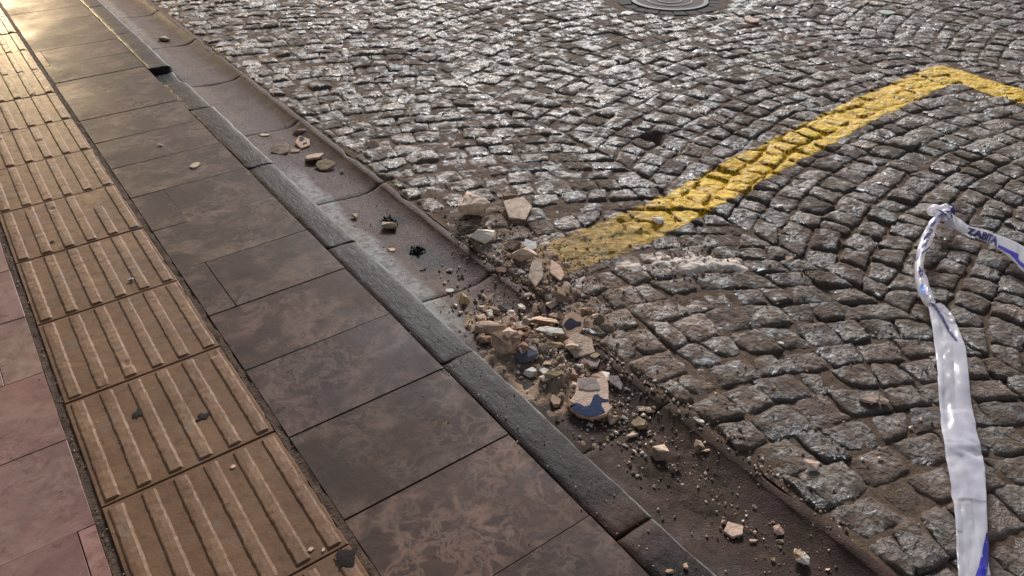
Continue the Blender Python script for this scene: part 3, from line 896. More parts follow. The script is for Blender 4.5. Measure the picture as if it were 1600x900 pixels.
# sample the setts coarsely for resting heights
for i in range(0, len(hx), 3):
    for j in range(0, len(hy), 3):
        if far[i, j] and (hx[i] < 1.3):
            HG[i:i + 3, j:j + 3] = road_z(hx[i], hy[j])

def heap(name, cx, cy, rx, ry, h, ang, mat, s, sink=0.004, label=None, cat=None, rough=0.5, st=0.007, base=None):
    ca, sa = math.cos(ang), math.sin(ang)
    n = int(2.6 * rx / st); m = int(2.6 * ry / st)
    us = np.linspace(-1.3, 1.3, n); vs = np.linspace(-1.3, 1.3, m)
    U, V = np.meshgrid(us, vs, indexing='ij')
    X = cx + U * rx * ca - V * ry * sa; Y = cy + U * rx * sa + V * ry * ca
    d = np.sqrt(U ** 2 + V ** 2) + 0.45 * fbm(X * 14, Y * 14, 0, s, 3)
    k = 1 - sstep(0.2, 1.05, d)
    Z = gut_zv(X, Y)
    onroad = X >= lipx(Y) + 0.002
    for i, j in zip(*np.nonzero((k > 0) & (onroad if base is None else np.ones_like(onroad)))):
        x, y = X[i, j], Y[i, j]
        Z[i, j] = road_z(x, y) if base is None else base(x, y)
    Z = Z - sink + k * (h + sink) * (1 + rough * fbm(X * 40, Y * 40, 0, s + 5, 3)) + k * 0.0016 * fbm(X * 170, Y * 170, 0, s + 9, 2)
    keep = k > 0.0
    ids = -np.ones(X.shape, int); v = []
    for i, j in zip(*np.nonzero(keep)):
        ids[i, j] = len(v); v.append((X[i, j], Y[i, j], Z[i, j]))
    a, b, c, dd = ids[:-1, :-1], ids[1:, :-1], ids[1:, 1:], ids[:-1, 1:]
    ok = (a >= 0) & (b >= 0) & (c >= 0) & (dd >= 0)
    f = np.stack([a[ok], b[ok], c[ok], dd[ok]], 1)
    o = obj(name, mesh(name, v, f, [mat], True))
    tag(o, label, cat, kind="stuff")
    v = np.array(v)
    ii = np.clip(((v[:, 0] - HX0) / HS).round().astype(int), 0, len(hx) - 1); jj = np.clip(((v[:, 1] - HY0) / HS).round().astype(int), 0, len(hy) - 1)
    inside = (v[:, 0] > HX0) & (v[:, 0] < HX1) & (v[:, 1] > HY0) & (v[:, 1] < HY1)
    np.maximum.at(HG, (ii[inside], jj[inside]), v[inside, 2])
    return o
heap("dirt_heap", 0.725, -0.13, 0.13, 0.28, 0.024, math.radians(-4), M['dust2'], 301, label="brown dirt and crushed mortar heaped under the rubble in the gutter", cat="dirt")
heap("silt", 0.745, -0.62, 0.085, 0.34, 0.0035, 0, M['silt'], 321, label="thin dark silt spread along the lower gutter", cat="silt")
heap("plaster_dust", 1.385, -0.03, 0.20, 0.078, 0.0085, math.radians(-36), M['dust'], 341, 0.0045, "pale spilled plaster dust on the cobbles beside the yellow line", "dust", 0.35, 0.0045, base=lambda x, y: max(road_z(x, y), ROAD_Z - 0.0045))
heap("mortar_crumbs", 0.99, 0.27, 0.075, 0.2, 0.008, 0, M['dust2'], 361, 0.004, "brown mortar crumbs caught between setts where the yellow line starts", "mortar", 0.7, 0.006)
heap("rubble_dust", 0.935, -0.02, 0.06, 0.22, 0.006, 0, M['dust2'], 391, 0.004, "fine pinkish rubble dust spread over the lip and setts beside the heap", "dust", 0.8, 0.006)
heap("pale_mortar", 0.985, 1.40, 0.075, 0.035, 0.014, math.radians(-36), CH['beige'], 381, 0.003, "pale crumbled mortar lump on the setts by the gutter lip", "mortar", 0.9, 0.0045, base=lambda x, y: ROAD_Z - 0.004)

HG0 = HG.copy()
# ------------------------------------------------------------------ rubble
def surf(x, y, r, q=65):
    if HX0 < x < HX1 and HY0 < y < HY1:
        i0, i1 = max(0, int((x - r - HX0) / HS)), int((x + r - HX0) / HS) + 1
        j0, j1 = max(0, int((y - r - HY0) / HS)), int((y + r - HY0) / HS) + 1
        return float(np.percentile(HG[i0:i1, j0:j1], q))
    if x < 0.566: return 0.0
    if x < float(lipx(y)): return gut_z(x, y)
    zs = [road_z(x + a * r * 0.6, y + b * r * 0.6) for a in (-1, 0, 1) for b in (-1, 0, 1)]
    return float(np.percentile(zs, q))

def stamp(x, y, r, z):
    if HX0 < x < HX1 and HY0 < y < HY1:
        m = np.hypot(GX - x, GY - y) < r
        HG[m] = np.maximum(HG[m], z)

def chunk_mesh(sx, sy, sz, seed, n=15, mats=(), face2=None, rough=0.0):
    r = random.Random(seed)
    bm = bmesh.new()
    for i in range(n):
        while True:
            p = Vector((r.uniform(-1, 1), r.uniform(-1, 1), r.uniform(-1, 1)))
            if 0.55 < (abs(p.x) ** 3 + abs(p.y) ** 3 + abs(p.z) ** 3) ** (1 / 3) <= 1.0: break
        bm.verts.new((p.x * sx / 2, p.y * sy / 2, p.z * sz / 2))
    res = bmesh.ops.convex_hull(bm, input=bm.verts)
    bmesh.ops.delete(bm, geom=[e for e in res['geom_interior'] if isinstance(e, bmesh.types.BMVert)], context='VERTS')
    bmesh.ops.dissolve_limit(bm, angle_limit=0.25, verts=bm.verts, edges=bm.edges)
    # fit the wanted size
    lo = [min(v.co[k] for v in bm.verts) for k in range(3)]; hi = [max(v.co[k] for v in bm.verts) for k in range(3)]
    for v in bm.verts:
        for k, s in enumerate((sx, sy, sz)):
            v.co[k] = ((v.co[k] - lo[k]) / max(1e-6, hi[k] - lo[k]) - 0.5) * s
    bmesh.ops.bevel(bm, geom=list(bm.edges), offset=0.02 * min(sx, sy, sz) + 0.0004, segments=1, affect='EDGES')
    if rough > 0:
        bmesh.ops.triangulate(bm, faces=bm.faces)
        bmesh.ops.subdivide_edges(bm, edges=bm.edges, cuts=2)
        bm.normal_update()
        for v in bm.verts:
            k = float(fbm(v.co.x * 90 + seed, v.co.y * 90, v.co.z * 90, seed % 50, 3))
            v.co += v.normal * k * rough
    bm.normal_update()
    bmesh.ops.recalc_face_normals(bm, faces=bm.faces)
    if face2 is not None:
        d = Vector(face2[0]).normalized()
        for f in bm.faces:
            if f.normal.dot(d) > face2[1]: f.material_index = 1
    me = bpy.data.meshes.new("chunk")
    bm.to_mesh(me); bm.free()
    for m in mats: me.materials.append(m)
    return me

def shard_mesh(sx, sy, th, seed, mats=(), outline=None, bend=0.0):
    r = random.Random(seed)
    if outline is None:
        k = r.choice([5, 5, 6, 7])
        a0 = r.uniform(0, 6.28)
        outline = []
        for i in range(k):
            a = a0 + 2 * math.pi * (i + r.uniform(-0.28, 0.28)) / k
            rr = r.uniform(0.75, 1.0)
            outline.append((rr * math.cos(a), rr * math.sin(a)))
        lo = [min(p[q] for p in outline) for q in (0, 1)]; hi = [max(p[q] for p in outline) for q in (0, 1)]
        outline = [tuple(((p[q] - lo[q]) / (hi[q] - lo[q]) - 0.5) * s for q, s in ((0, sx), (1, sy))) for p in outline]
    # roughen the broken outline
    pts = []
    for (a, b) in zip(outline, outline[1:] + outline[:1]):
        L = math.hypot(b[0] - a[0], b[1] - a[1]); n = max(1, int(L / 0.007))
        for i in range(n):
            t = i / n; j = 0 if i == 0 else 0.0009
            pts.append((a[0] + (b[0] - a[0]) * t + r.uniform(-j, j), a[1] + (b[1] - a[1]) * t + r.uniform(-j, j)))
    n = len(pts)
    cx, cy = sum(p[0] for p in pts) / n, sum(p[1] for p in pts) / n
    v, f = [], []
    bz = lambda x, y: bend * (x / max(sx, 1e-4)) ** 2 * 4
    ins = min(0.0012, th * 0.3)
    for (x, y) in pts: v.append((x * 0.97, y * 0.97, -th / 2 + bz(x, y)))
    for (x, y) in pts: v.append((x, y, th / 2 - ins + bz(x, y)))
    for (x, y) in pts:
        d = math.hypot(x - cx, y - cy) + 1e-6
        v.append((x - (x - cx) / d * ins, y - (y - cy) / d * ins, th / 2 + bz(x, y)))
    v.append((cx, cy, th / 2 + bz(cx, cy) + 0.0004)); v.append((cx, cy, -th / 2 + bz(cx, cy)))
    mi = []
    for i in range(n):
        u = (i + 1) % n
        f.append((i, u, n + u, n + i)); mi.append(0)
        f.append((n + i, n + u, 2 * n + u, 2 * n + i)); mi.append(0)
        f.append((2 * n + i, 2 * n + u, 3 * n)); mi.append(1 if len(mats) > 1 else 0)
        f.append((u, i, 3 * n + 1)); mi.append(0)
    return mesh("shard", v, f, mats, mi=mi)

# each row: x, y, width, depth, height, kind, colour, second colour, turn, tilt, lift, name, category, label
RUBBLE = [
    (0.7034, 3.5212, 0.0723, 0.0396, 0.0246, 'c', 'beige', '', 0.175, 0.000, 0.0000, 'pebble', 'pebble', 'lone beige pebble far up the gutter, above the broken kerb'),
    (0.6614, 1.8221, 0.0484, 0.0298, 0.0060, 's', 'beige', '', 0.000, 0.000, 0.0000, 'plaster_sliver', 'plaster', 'thin pale sliver beside the kerb, above the curled brown shard'),
    (0.7690, 1.6505, 0.0642, 0.1211, 0.0090, 's', 'orange', '', 0.349, 0.070, 0.0000, 'painted_chip', 'plaster', 'round pinkish chip with navy paint flakes in the upper gutter'),
    (0.6614, 1.6232, 0.0766, 0.0799, 0.0090, 'b', 'tan', '', -0.175, 0.279, 0.0000, 'curled_shard', 'shard', 'curled brown shard nearest the kerb in the upper gutter'),
    (0.7079, 1.5893, 0.0438, 0.0306, 0.0060, 's', 'pink', '', 0.087, 0.140, 0.0000, 'plaster_sliver', 'plaster', 'narrow pinkish sliver touching the curled brown shard'),
    (0.8021, 1.7630, 0.0688, 0.0300, 0.0186, 'c', 'brown', '', 0.262, 0.000, 0.0000, 'mortar_lump', 'mortar', 'brown lump sitting in the channel joint above the navy painted chip'),
    (0.7487, 1.3755, 0.0790, 0.0672, 0.0090, 's', 'ochre', '', -0.436, 0.244, 0.0000, 'roof_tile_shard', 'shard', 'lower of two overlapping flat brown shards in the upper gutter'),
    (0.7497, 1.4727, 0.0806, 0.0703, 0.0090, 's', 'tan', '', 0.262, -0.175, 0.0040, 'roof_tile_shard', 'shard', 'upper grey-brown flat shard leaning on another in the upper gutter'),
    (0.7907, 1.3011, 0.0183, 0.0158, 0.0098, 'c', 'white', '', 0.000, 0.000, 0.0000, 'pebble', 'pebble', 'tiny white pebble right of the two overlapping shards'),
    (0.6556, 0.9123, 0.0304, 0.0273, 0.0169, 'c', 'tan', 'beige', 0.209, 0.000, 0.0000, 'mortar_cube', 'mortar', 'small cube of tan mortar on the pale band by the kerb'),
    (0.7287, 0.7832, 0.0573, 0.0421, 0.0261, 'c', 'tan', '', 0.000, 0.000, 0.0000, 'stone', 'stone', 'rounded tan stone sitting on the black charred clump'),
    (0.7533, 0.4218, 0.0238, 0.0178, 0.0111, 'c', 'beige', '', 0.000, 0.000, 0.0000, 'pebble', 'pebble', 'small beige pebble below the lone charred clump in the gutter'),
    (0.6816, 0.4693, 0.0231, 0.0138, 0.0086, 'c', 'grey', '', 0.000, 0.000, 0.0000, 'pebble', 'pebble', 'small grey pebble at the tail of the charred stain'),
    (0.6573, 0.6387, 0.0284, 0.0209, 0.0033, 's', 'beige', '', 0.000, 0.000, 0.0000, 'plaster_chip', 'plaster', 'flat pale chip on the whitish band left of the charred clump'),
    (0.6998, 0.2423, 0.0377, 0.0531, 0.0329, 'c', 'ochre', '', 0.349, 0.000, 0.0000, 'mortar_wedge', 'mortar', 'dark tan wedge standing upright above the rubble heap'),
    (0.6906, 0.3178, 0.0272, 0.0198, 0.0032, 's', 'white', '', 0.175, 0.000, 0.0000, 'plaster_sliver', 'plaster', 'white sliver by the kerb left of the upright wedge'),
    (1.0043, 0.6534, 0.1201, 0.1121, 0.0695, 'r', 'beige', 'brown', 0.000, 0.000, 0.0000, 'rough_rock', 'rock', 'large rough tan rock with a brown pit on the setts by the lip'),
    (1.1358, 0.5553, 0.0995, 0.1451, 0.0090, 's', 'beige', '', 0.262, 0.105, 0.0000, 'flat_shard', 'shard', 'heart-shaped beige shard right of the large rough rock'),
    (1.1713, 0.6642, 0.0567, 0.0451, 0.0280, 'r', 'brown', '', 0.000, 0.000, 0.0000, 'rough_rock', 'rock', 'small rough brown rock above the heart-shaped shard'),
    (0.9183, 0.4766, 0.0888, 0.0660, 0.0409, 'c', 'white', 'white', -0.175, 0.000, 0.0000, 'plaster_block', 'plaster', 'bright white angular block below the large rough rock'),
    (0.9263, 0.5774, 0.0406, 0.0293, 0.0182, 'c', 'grey', '', 0.000, 0.000, 0.0000, 'stone', 'stone', 'round grey bit between the rough rock and the white block'),
    (0.9913, 0.5411, 0.0280, 0.0343, 0.0213, 'c', 'grey', 'beige', 0.000, 0.000, 0.0000, 'plaster_bit', 'plaster', 'small grey bit touching the top of the white block'),
    (0.9767, 0.3823, 0.0634, 0.0394, 0.0244, 'c', 'brown', 'tan', 0.000, 0.000, 0.0000, 'mortar_block', 'mortar', 'squarish brown block right of the white block'),
    (1.0273, 0.3455, 0.0512, 0.0585, 0.0082, 's', 'white', '', 0.436, 0.244, 0.0040, 'plaster_shard', 'plaster', 'small white shard behind the brown pair of blocks'),
    (0.9663, 0.2996, 0.0856, 0.0516, 0.0320, 'c', 'tan', 'beige', 0.349, 0.000, 0.0000, 'mortar_shard', 'mortar', 'tan wedge with a pale rim in front of the squarish brown block'),
    (0.8785, 0.2886, 0.0560, 0.0383, 0.0061, 's', 'red', '', 0.000, 0.000, 0.0000, 'brick_chip', 'brick', 'flat reddish chip on the gutter lip below the brown block'),
    (0.9345, 0.1884, 0.0460, 0.1335, 0.0074, 's', 'beige', '', -0.140, 0.175, 0.0030, 'flat_shard', 'shard', 'leaf-shaped beige shard at the kerb end of the yellow line'),
    (0.9976, 0.1697, 0.0440, 0.1054, 0.0070, 's', 'pink', '', 0.209, 0.140, 0.0030, 'flat_shard', 'shard', 'triangular pinkish shard beside the leaf-shaped one on the yellow line'),
    (0.6705, 0.0703, 0.0924, 0.0571, 0.0354, 'r', 'tan', '', 0.000, 0.000, -0.0040, 'mortar_lump', 'mortar', 'crumbly pale brown lump at the kerb side of the heap'),
    (0.6360, 0.0363, 0.0537, 0.0335, 0.0208, 'r', 'brown', '', 0.000, 0.000, 0.0000, 'mortar_lump', 'mortar', 'dark brown lump against the kerb under the crumbly one'),
    (0.7795, 0.1359, 0.0548, 0.0361, 0.0224, 'c', 'grey', '', 0.000, 0.175, 0.0000, 'render_piece', 'render', 'grey-brown many-sided piece at the upper end of the heap'),
    (0.8221, 0.0004, 0.0888, 0.0347, 0.0215, 'c', 'brown', 'beige', -0.209, 0.000, 0.0060, 'mortar_block', 'mortar', 'long brown block with a pale top at the back of the heap'),
    (0.7403, 0.0103, 0.0584, 0.0283, 0.0176, 'c', 'brown', '', 0.175, 0.000, 0.0000, 'mortar_block', 'mortar', 'dark brown piece wedged under the white slabs of the heap'),
    (0.7283, 0.0446, 0.0566, 0.0623, 0.0090, 's', 'tan', '', 0.698, 0.489, 0.0040, 'flat_shard', 'shard', 'tan shard leaning up under the small white slab of the heap'),
    (0.7632, 0.0735, 0.0341, 0.0117, 0.0072, 'c', 'white', 'white', 0.175, 0.000, 0.0080, 'plaster_slab', 'plaster', 'smaller bright white slab at the back of the heap'),
    (0.7703, 0.0289, 0.0651, 0.0287, 0.0178, 'c', 'white', 'white', 0.489, 0.140, 0.0120, 'plaster_slab', 'plaster', 'larger bright white slab tilted on the heap'),
    (0.7944, -0.0591, 0.0887, 0.0355, 0.0220, 'c', 'tan', 'white', -0.070, 0.000, 0.0060, 'plaster_block', 'plaster', 'long pale-topped block lying across the middle of the heap'),
    (0.7042, -0.0047, 0.0452, 0.0297, 0.0184, 'r', 'tan', '', 0.000, 0.000, 0.0000, 'rough_rock', 'rock', 'rough tan piece behind the big brown boulder of the heap'),
    (0.7372, -0.0281, 0.0391, 0.0298, 0.0185, 'c', 'red', '', 0.524, 0.000, 0.0000, 'brick_piece', 'brick', 'dark reddish piece right of the big brown boulder'),
    (0.7544, -0.0660, 0.0695, 0.0221, 0.0137, 'c', 'red', '', -0.070, 0.000, 0.0000, 'brick_piece', 'brick', 'flat reddish brick strip below the long pale-topped block'),
    (0.6594, -0.0326, 0.0849, 0.0909, 0.0563, 'c', 'tan', 'brown', 0.262, 0.000, 0.0000, 'boulder', 'rock', 'big brown boulder at the kerb side of the heap'),
    (0.7708, -0.1160, 0.0607, 0.0309, 0.0192, 'c', 'ochre', '', 0.349, 0.000, 0.0000, 'mortar_shard', 'mortar', 'ochre brown wedge in the front of the heap'),
    (0.7253, -0.0653, 0.0387, 0.0261, 0.0060, 's', 'grey', '', 0.000, 0.175, 0.0040, 'render_chip', 'render', 'mauve-grey flat chip between boulder and ochre wedge'),
    (0.7247, -0.0930, 0.0343, 0.0217, 0.0135, 'c', 'brown', '', 0.000, 0.000, 0.0000, 'mortar_bit', 'mortar', 'small brown bit right of the blue-grey chunk'),
    (0.7393, -0.1036, 0.0121, 0.0182, 0.0216, 'c', 'orange', '', 0.000, 0.000, 0.0020, 'plaster_chip', 'plaster', 'thin upright orange chip left of the ochre wedge'),
    (0.8086, -0.0945, 0.0307, 0.0278, 0.0172, 'r', 'ochre', '', 0.000, 0.000, 0.0000, 'mortar_bit', 'mortar', 'greenish beige bit under the navy banded shard'),
    (0.7752, -0.1396, 0.0463, 0.0163, 0.0101, 'c', 'slate', '', 0.175, 0.000, 0.0000, 'slate_piece', 'slate', 'dark slate piece in front of the ochre wedge'),
    (0.6800, -0.0957, 0.0758, 0.0553, 0.0343, 'f', 'grey', 'slateblue', 0.262, 0.000, 0.0000, 'painted_chunk', 'plaster', 'chunk with blue-grey painted face beside the big boulder'),
    (0.8561, -0.0886, 0.0602, 0.1004, 0.0090, 's', 'orange', '', -0.262, 0.244, 0.0100, 'painted_shard', 'plaster', "pink-orange shard with a navy band at the heap's road side"),
    (0.8216, -0.1564, 0.0849, 0.0892, 0.0090, 's', 'beige', '', 0.175, 0.209, 0.0080, 'speckled_plate', 'plaster', 'square speckled beige plate in front of the navy banded shard'),
    (0.8795, 0.0424, 0.0347, 0.0278, 0.0173, 'c', 'beige', '', 0.000, 0.000, 0.0000, 'plaster_bit', 'plaster', 'small beige lump on the lip above the heap'),
    (0.9480, -0.0456, 0.0449, 0.0176, 0.0109, 'c', 'beige', 'pink', -0.087, 0.000, 0.0000, 'plaster_chip', 'plaster', 'oblong pale chip on the setts above a shorter one, right of the heap'),
    (0.9493, -0.0818, 0.0339, 0.0174, 0.0108, 'c', 'beige', '', -0.087, 0.000, 0.0000, 'plaster_chip', 'plaster', 'shorter pale chip just below the oblong one on the setts'),
    (0.9608, -0.0188, 0.0259, 0.0159, 0.0098, 'c', 'grey', '', 0.000, 0.000, 0.0000, 'pebble', 'pebble', 'grey pebble just above the oblong pale chip'),
    (0.8564, 0.1280, 0.0309, 0.0183, 0.0114, 'c', 'pink', '', 0.000, 0.000, 0.0000, 'pebble', 'pebble', 'pinkish pebble on the gutter lip above the heap'),
    (0.8125, -0.2145, 0.0655, 0.0498, 0.0089, 's', 'grey', '', 0.244, 0.070, 0.0030, 'render_plate', 'render', 'grey-brown flat rectangle below the speckled plate'),
    (0.7746, -0.2160, 0.0276, 0.0543, 0.0044, 's', 'red', '', -0.349, 0.140, 0.0020, 'brick_chip', 'brick', 'reddish chip left of the grey-brown rectangle'),
    (0.7810, -0.2435, 0.0176, 0.0264, 0.0211, 'c', 'ochre', '', -0.175, 0.000, 0.0000, 'mortar_chip', 'mortar', 'narrow ochre chip under the grey-brown rectangle'),
    (0.7096, -0.1622, 0.0395, 0.0423, 0.0063, 's', 'grey', '', 0.000, 0.000, 0.0010, 'flat_stone', 'stone', 'flat round grey stone below the heap'),
    (0.7357, -0.2301, 0.0408, 0.0190, 0.0118, 'c', 'brown', '', 0.000, 0.000, 0.0000, 'mortar_bit', 'mortar', 'brown oval bit between grey stone and big painted plate'),
    (0.6824, -0.2137, 0.0501, 0.0222, 0.0138, 'c', 'ochre', '', 0.175, 0.000, 0.0000, 'mortar_wedge', 'mortar', 'green-brown wedge near the kerb, left of the painted plate'),
    (0.6818, -0.1780, 0.0312, 0.0213, 0.0060, 's', 'white', '', -0.436, 0.140, 0.0000, 'plaster_sliver', 'plaster', 'white sliver near the kerb above the green-brown wedge'),
    (0.7278, -0.1984, 0.0215, 0.0174, 0.0108, 'c', 'pink', '', 0.000, 0.000, 0.0000, 'plaster_bit', 'plaster', 'tiny pink lump right of the flat round grey stone'),
    (0.7964, -0.2783, 0.0504, 0.0362, 0.0224, 'r', 'beige', 'white', 0.000, 0.000, 0.0000, 'plaster_lump', 'plaster', 'rough beige and white lump above the painted plate'),
    (0.8151, -0.3195, 0.0327, 0.0548, 0.0060, 's', 'grey', '', 0.262, 0.175, 0.0020, 'render_shard', 'render', 'grey triangular shard right of the painted plate'),
    (0.7570, -0.2583, 0.0116, 0.0321, 0.0030, 's', 'white', '', 0.000, 0.000, 0.0010, 'plaster_chip', 'plaster', 'tiny white triangle just above the painted plate'),
    (0.6585, -0.3213, 0.0198, 0.0298, 0.0265, 'c', 'orange', '', 0.000, 0.000, 0.0000, 'brick_lump', 'brick', 'orange-brown lump pressed to the kerb side of the painted plate'),
    (0.7200, -0.4175, 0.0341, 0.0327, 0.0203, 'c', 'beige', 'pink', 0.000, 0.000, 0.0000, 'plaster_block', 'plaster', 'faceted beige block at the lower right of the painted plate'),
    (0.7503, -0.4229, 0.0213, 0.0215, 0.0133, 'c', 'grey', '', 0.000, 0.000, 0.0000, 'render_bit', 'render', 'grey bit right of the faceted beige block'),
    (0.7630, -0.4659, 0.0436, 0.0326, 0.0202, 'r', 'ochre', '', 0.000, 0.000, 0.0000, 'mortar_lump', 'mortar', 'rough ochre lump between faceted block and dark-faced triangle'),
    (0.7223, -0.4793, 0.0382, 0.0195, 0.0121, 'c', 'beige', '', 0.349, 0.000, 0.0000, 'plaster_wedge', 'plaster', 'low beige wedge below the rough ochre lump'),
    (0.8029, -0.4264, 0.0248, 0.0175, 0.0108, 'r', 'beige', '', 0.000, 0.000, 0.0000, 'mortar_crumb', 'mortar', 'left of two rough beige crumbs against the lip'),
    (0.8180, -0.4461, 0.0264, 0.0189, 0.0117, 'r', 'beige', '', 0.000, 0.000, 0.0000, 'mortar_crumb', 'mortar', 'right of two rough beige crumbs against the lip'),
    (0.6615, -0.3941, 0.0243, 0.0113, 0.0070, 'c', 'beige', '', 0.000, 0.000, 0.0000, 'plaster_bit', 'plaster', 'small pale bit in front of the painted plate'),
    (0.7669, -0.5170, 0.0080, 0.0119, 0.0151, 'c', 'beige', '', 0.000, 0.000, 0.0000, 'plaster_splinter', 'plaster', 'upright pale splinter left of the dark-faced triangle'),
    (0.7321, -0.5735, 0.0478, 0.0456, 0.0283, 'f', 'beige', 'brown', 0.436, 0.000, 0.0000, 'plaster_pyramid', 'plaster', 'large triangular beige piece with a dark brown face in the lower gutter'),
    (0.8279, -0.6075, 0.0265, 0.0245, 0.0152, 'f', 'beige', 'brown', -0.175, 0.000, 0.0000, 'plaster_wedge', 'plaster', 'brown and beige wedge at the foot of the gutter lip'),
    (0.8276, -0.6274, 0.0310, 0.0122, 0.0076, 'c', 'grey', 'beige', 0.000, 0.000, 0.0000, 'render_chip', 'render', 'grey and beige chip just below the wedge by the lip'),
    (0.8758, -0.5586, 0.0272, 0.0169, 0.0105, 'c', 'grey', 'white', 0.000, 0.000, 0.0000, 'pebble', 'pebble', 'rounded grey-white pebble on the lip above the wedge'),
    (0.7066, -0.8204, 0.0462, 0.0421, 0.0067, 's', 'pink', '', 0.000, 0.000, 0.0000, 'flat_chip', 'plaster', 'flat six-sided pink chip in the lower gutter'),
    (0.7858, -0.8776, 0.0252, 0.0241, 0.0150, 'r', 'pink', '', 0.000, 0.000, 0.0000, 'plaster_lump', 'plaster', 'rounded pink lump right of the flat six-sided chip'),
    (0.7666, -0.8967, 0.0180, 0.0107, 0.0066, 'c', 'tan', '', 0.000, 0.000, 0.0000, 'plaster_chip', 'plaster', 'tan chip just below the rounded pink lump'),
    (0.7646, -0.9510, 0.0337, 0.0359, 0.0223, 'r', 'tan', 'white', 0.000, 0.000, 0.0000, 'brick_lump', 'brick', 'largest brown lump with a whitish top in the lower gutter'),
    (0.7207, -0.8634, 0.0180, 0.0083, 0.0052, 'c', 'pink', '', 0.000, 0.000, 0.0000, 'plaster_chip', 'plaster', 'small flat chip between the six-sided chip and the pink lump'),
    (0.7400, -0.8508, 0.0070, 0.0105, 0.0114, 'c', 'beige', '', 0.000, 0.000, 0.0000, 'plaster_splinter', 'plaster', 'tiny upright splinter right of the six-sided chip'),
    (0.7175, -0.9204, 0.0149, 0.0116, 0.0072, 'c', 'ochre', '', 0.349, 0.000, 0.0000, 'mortar_chip', 'mortar', 'ochre chip left of the largest brown lump'),
    (0.7913, -1.0010, 0.0107, 0.0080, 0.0050, 'c', 'pink', '', 0.000, 0.000, 0.0000, 'pebble', 'pebble', 'tiny pink pebble right of the largest brown lump'),
    (0.7935, -0.8061, 0.0130, 0.0150, 0.0093, 'c', 'grey', '', 0.000, 0.000, 0.0000, 'render_bit', 'render', 'small grey bit above the pink lump in the lower gutter'),
    (0.5209, -0.8452, 0.0103, 0.0142, 0.0088, 'c', 'tan', '', 0.000, 0.000, 0.0000, 'pebble', 'pebble', 'tan pebble on the kerb top at the bottom of the picture'),
    (0.4875, -0.8355, 0.0178, 0.0087, 0.0054, 'r', 'tan', '', 0.000, 0.000, 0.0000, 'mortar_crumb', 'mortar', 'crumbly tan bit on the kerb left of the pebble'),
    (0.9732, -0.8173, 0.0343, 0.0314, 0.0195, 'c', 'white', 'pink', 0.000, 0.000, 0.0000, 'quartz_chunk', 'stone', 'white and pink chunk at a sett corner by the gutter lip'),
    (1.2836, -0.7617, 0.0494, 0.0312, 0.0194, 'c', 'pink', '', -0.349, 0.000, 0.0000, 'plaster_wedge', 'plaster', 'pale pink wedge lying in a joint near the tape'),
    (1.3034, -0.7908, 0.0262, 0.0252, 0.0156, 'c', 'beige', '', 0.000, 0.000, 0.0000, 'plaster_bit', 'plaster', 'beige bit touching the right end of the pale pink wedge'),
    (1.2936, -0.4807, 0.0199, 0.0165, 0.0103, 'c', 'white', '', 0.000, 0.000, 0.0000, 'pebble', 'pebble', 'white pebble on setts left of the settled stones'),
    (1.2377, -0.2441, 0.0172, 0.0142, 0.0088, 'c', 'white', '', 0.000, 0.000, 0.0000, 'pebble', 'pebble', 'square white pebble below the spilled plaster dust'),
    (1.1863, -0.2306, 0.0152, 0.0123, 0.0076, 'c', 'pink', '', 0.000, 0.000, 0.0000, 'pebble', 'pebble', 'pinkish pebble left of the square white one below the dust'),
    (1.6786, -0.2124, 0.0274, 0.0203, 0.0126, 'c', 'beige', '', 0.000, 0.000, 0.0000, 'pebble', 'pebble', 'beige pebble on setts right of the spilled dust'),
    (1.9465, 0.0367, 0.0259, 0.0211, 0.0131, 'c', 'white', '', 0.000, 0.000, 0.0000, 'pebble', 'pebble', 'pale cube-like pebble just below the yellow line'),
    (1.4976, 0.2122, 0.0454, 0.0419, 0.0260, 'c', 'pink', 'white', 0.000, 0.000, 0.0000, 'stone', 'stone', 'whitish pink stone caught in the yellow line'),
    (3.3002, 0.5450, 0.0254, 0.0317, 0.0196, 'c', 'pink', '', 0.000, 0.000, 0.0000, 'pebble', 'pebble', 'pale pink pebble above the far part of the yellow line'),
    (1.7115, 0.8244, 0.0351, 0.0221, 0.0137, 'c', 'beige', '', 0.000, 0.000, 0.0000, 'pebble', 'pebble', 'pale beige pebble left of the hole in the setts'),
    (1.7025, 0.3973, 0.0319, 0.0196, 0.0121, 'c', 'white', '', 0.000, 0.000, 0.0000, 'pebble', 'pebble', 'pale flat pebble on setts above the yellow line'),
    (2.0632, 0.5919, 0.0244, 0.0168, 0.0104, 'c', 'pink', '', 0.000, 0.000, 0.0000, 'pebble', 'pebble', 'small pink chip right of the hole in the setts'),
    (3.5930, 1.1227, 0.0398, 0.0289, 0.0179, 'c', 'pink', '', 0.000, 0.000, 0.0000, 'pebble', 'pebble', 'pink chip on the far setts below the manhole'),
    (4.5866, 1.2703, 0.1065, 0.1037, 0.0090, 's', 'paleleaf', '', 0.000, 0.000, 0.0030, 'leaf', 'leaf', 'pale green leaf on the far setts at the upper right'),
    (1.9732, 2.5611, 0.0377, 0.1070, 0.0060, 's', 'leaf', '', 0.524, 0.262, 0.0030, 'leaf', 'leaf', 'small yellow-green leaf on the far setts'),
    (1.1179, 2.0840, 0.0253, 0.0274, 0.0170, 'c', 'pink', '', 0.000, 0.000, 0.0000, 'pebble', 'pebble', 'pinkish pebble on the far setts near the gutter'),
    (1.6236, 2.4927, 0.0251, 0.0242, 0.0150, 'c', 'white', '', 0.000, 0.000, 0.0000, 'pebble', 'pebble', 'white speck of stone on the far setts'),
    (3.7399, 1.6594, 0.0953, 0.1074, 0.0090, 's', 'pink', '', 0.000, 0.000, 0.0040, 'brick_chip', 'brick', 'flat pinkish chip right of the manhole'),
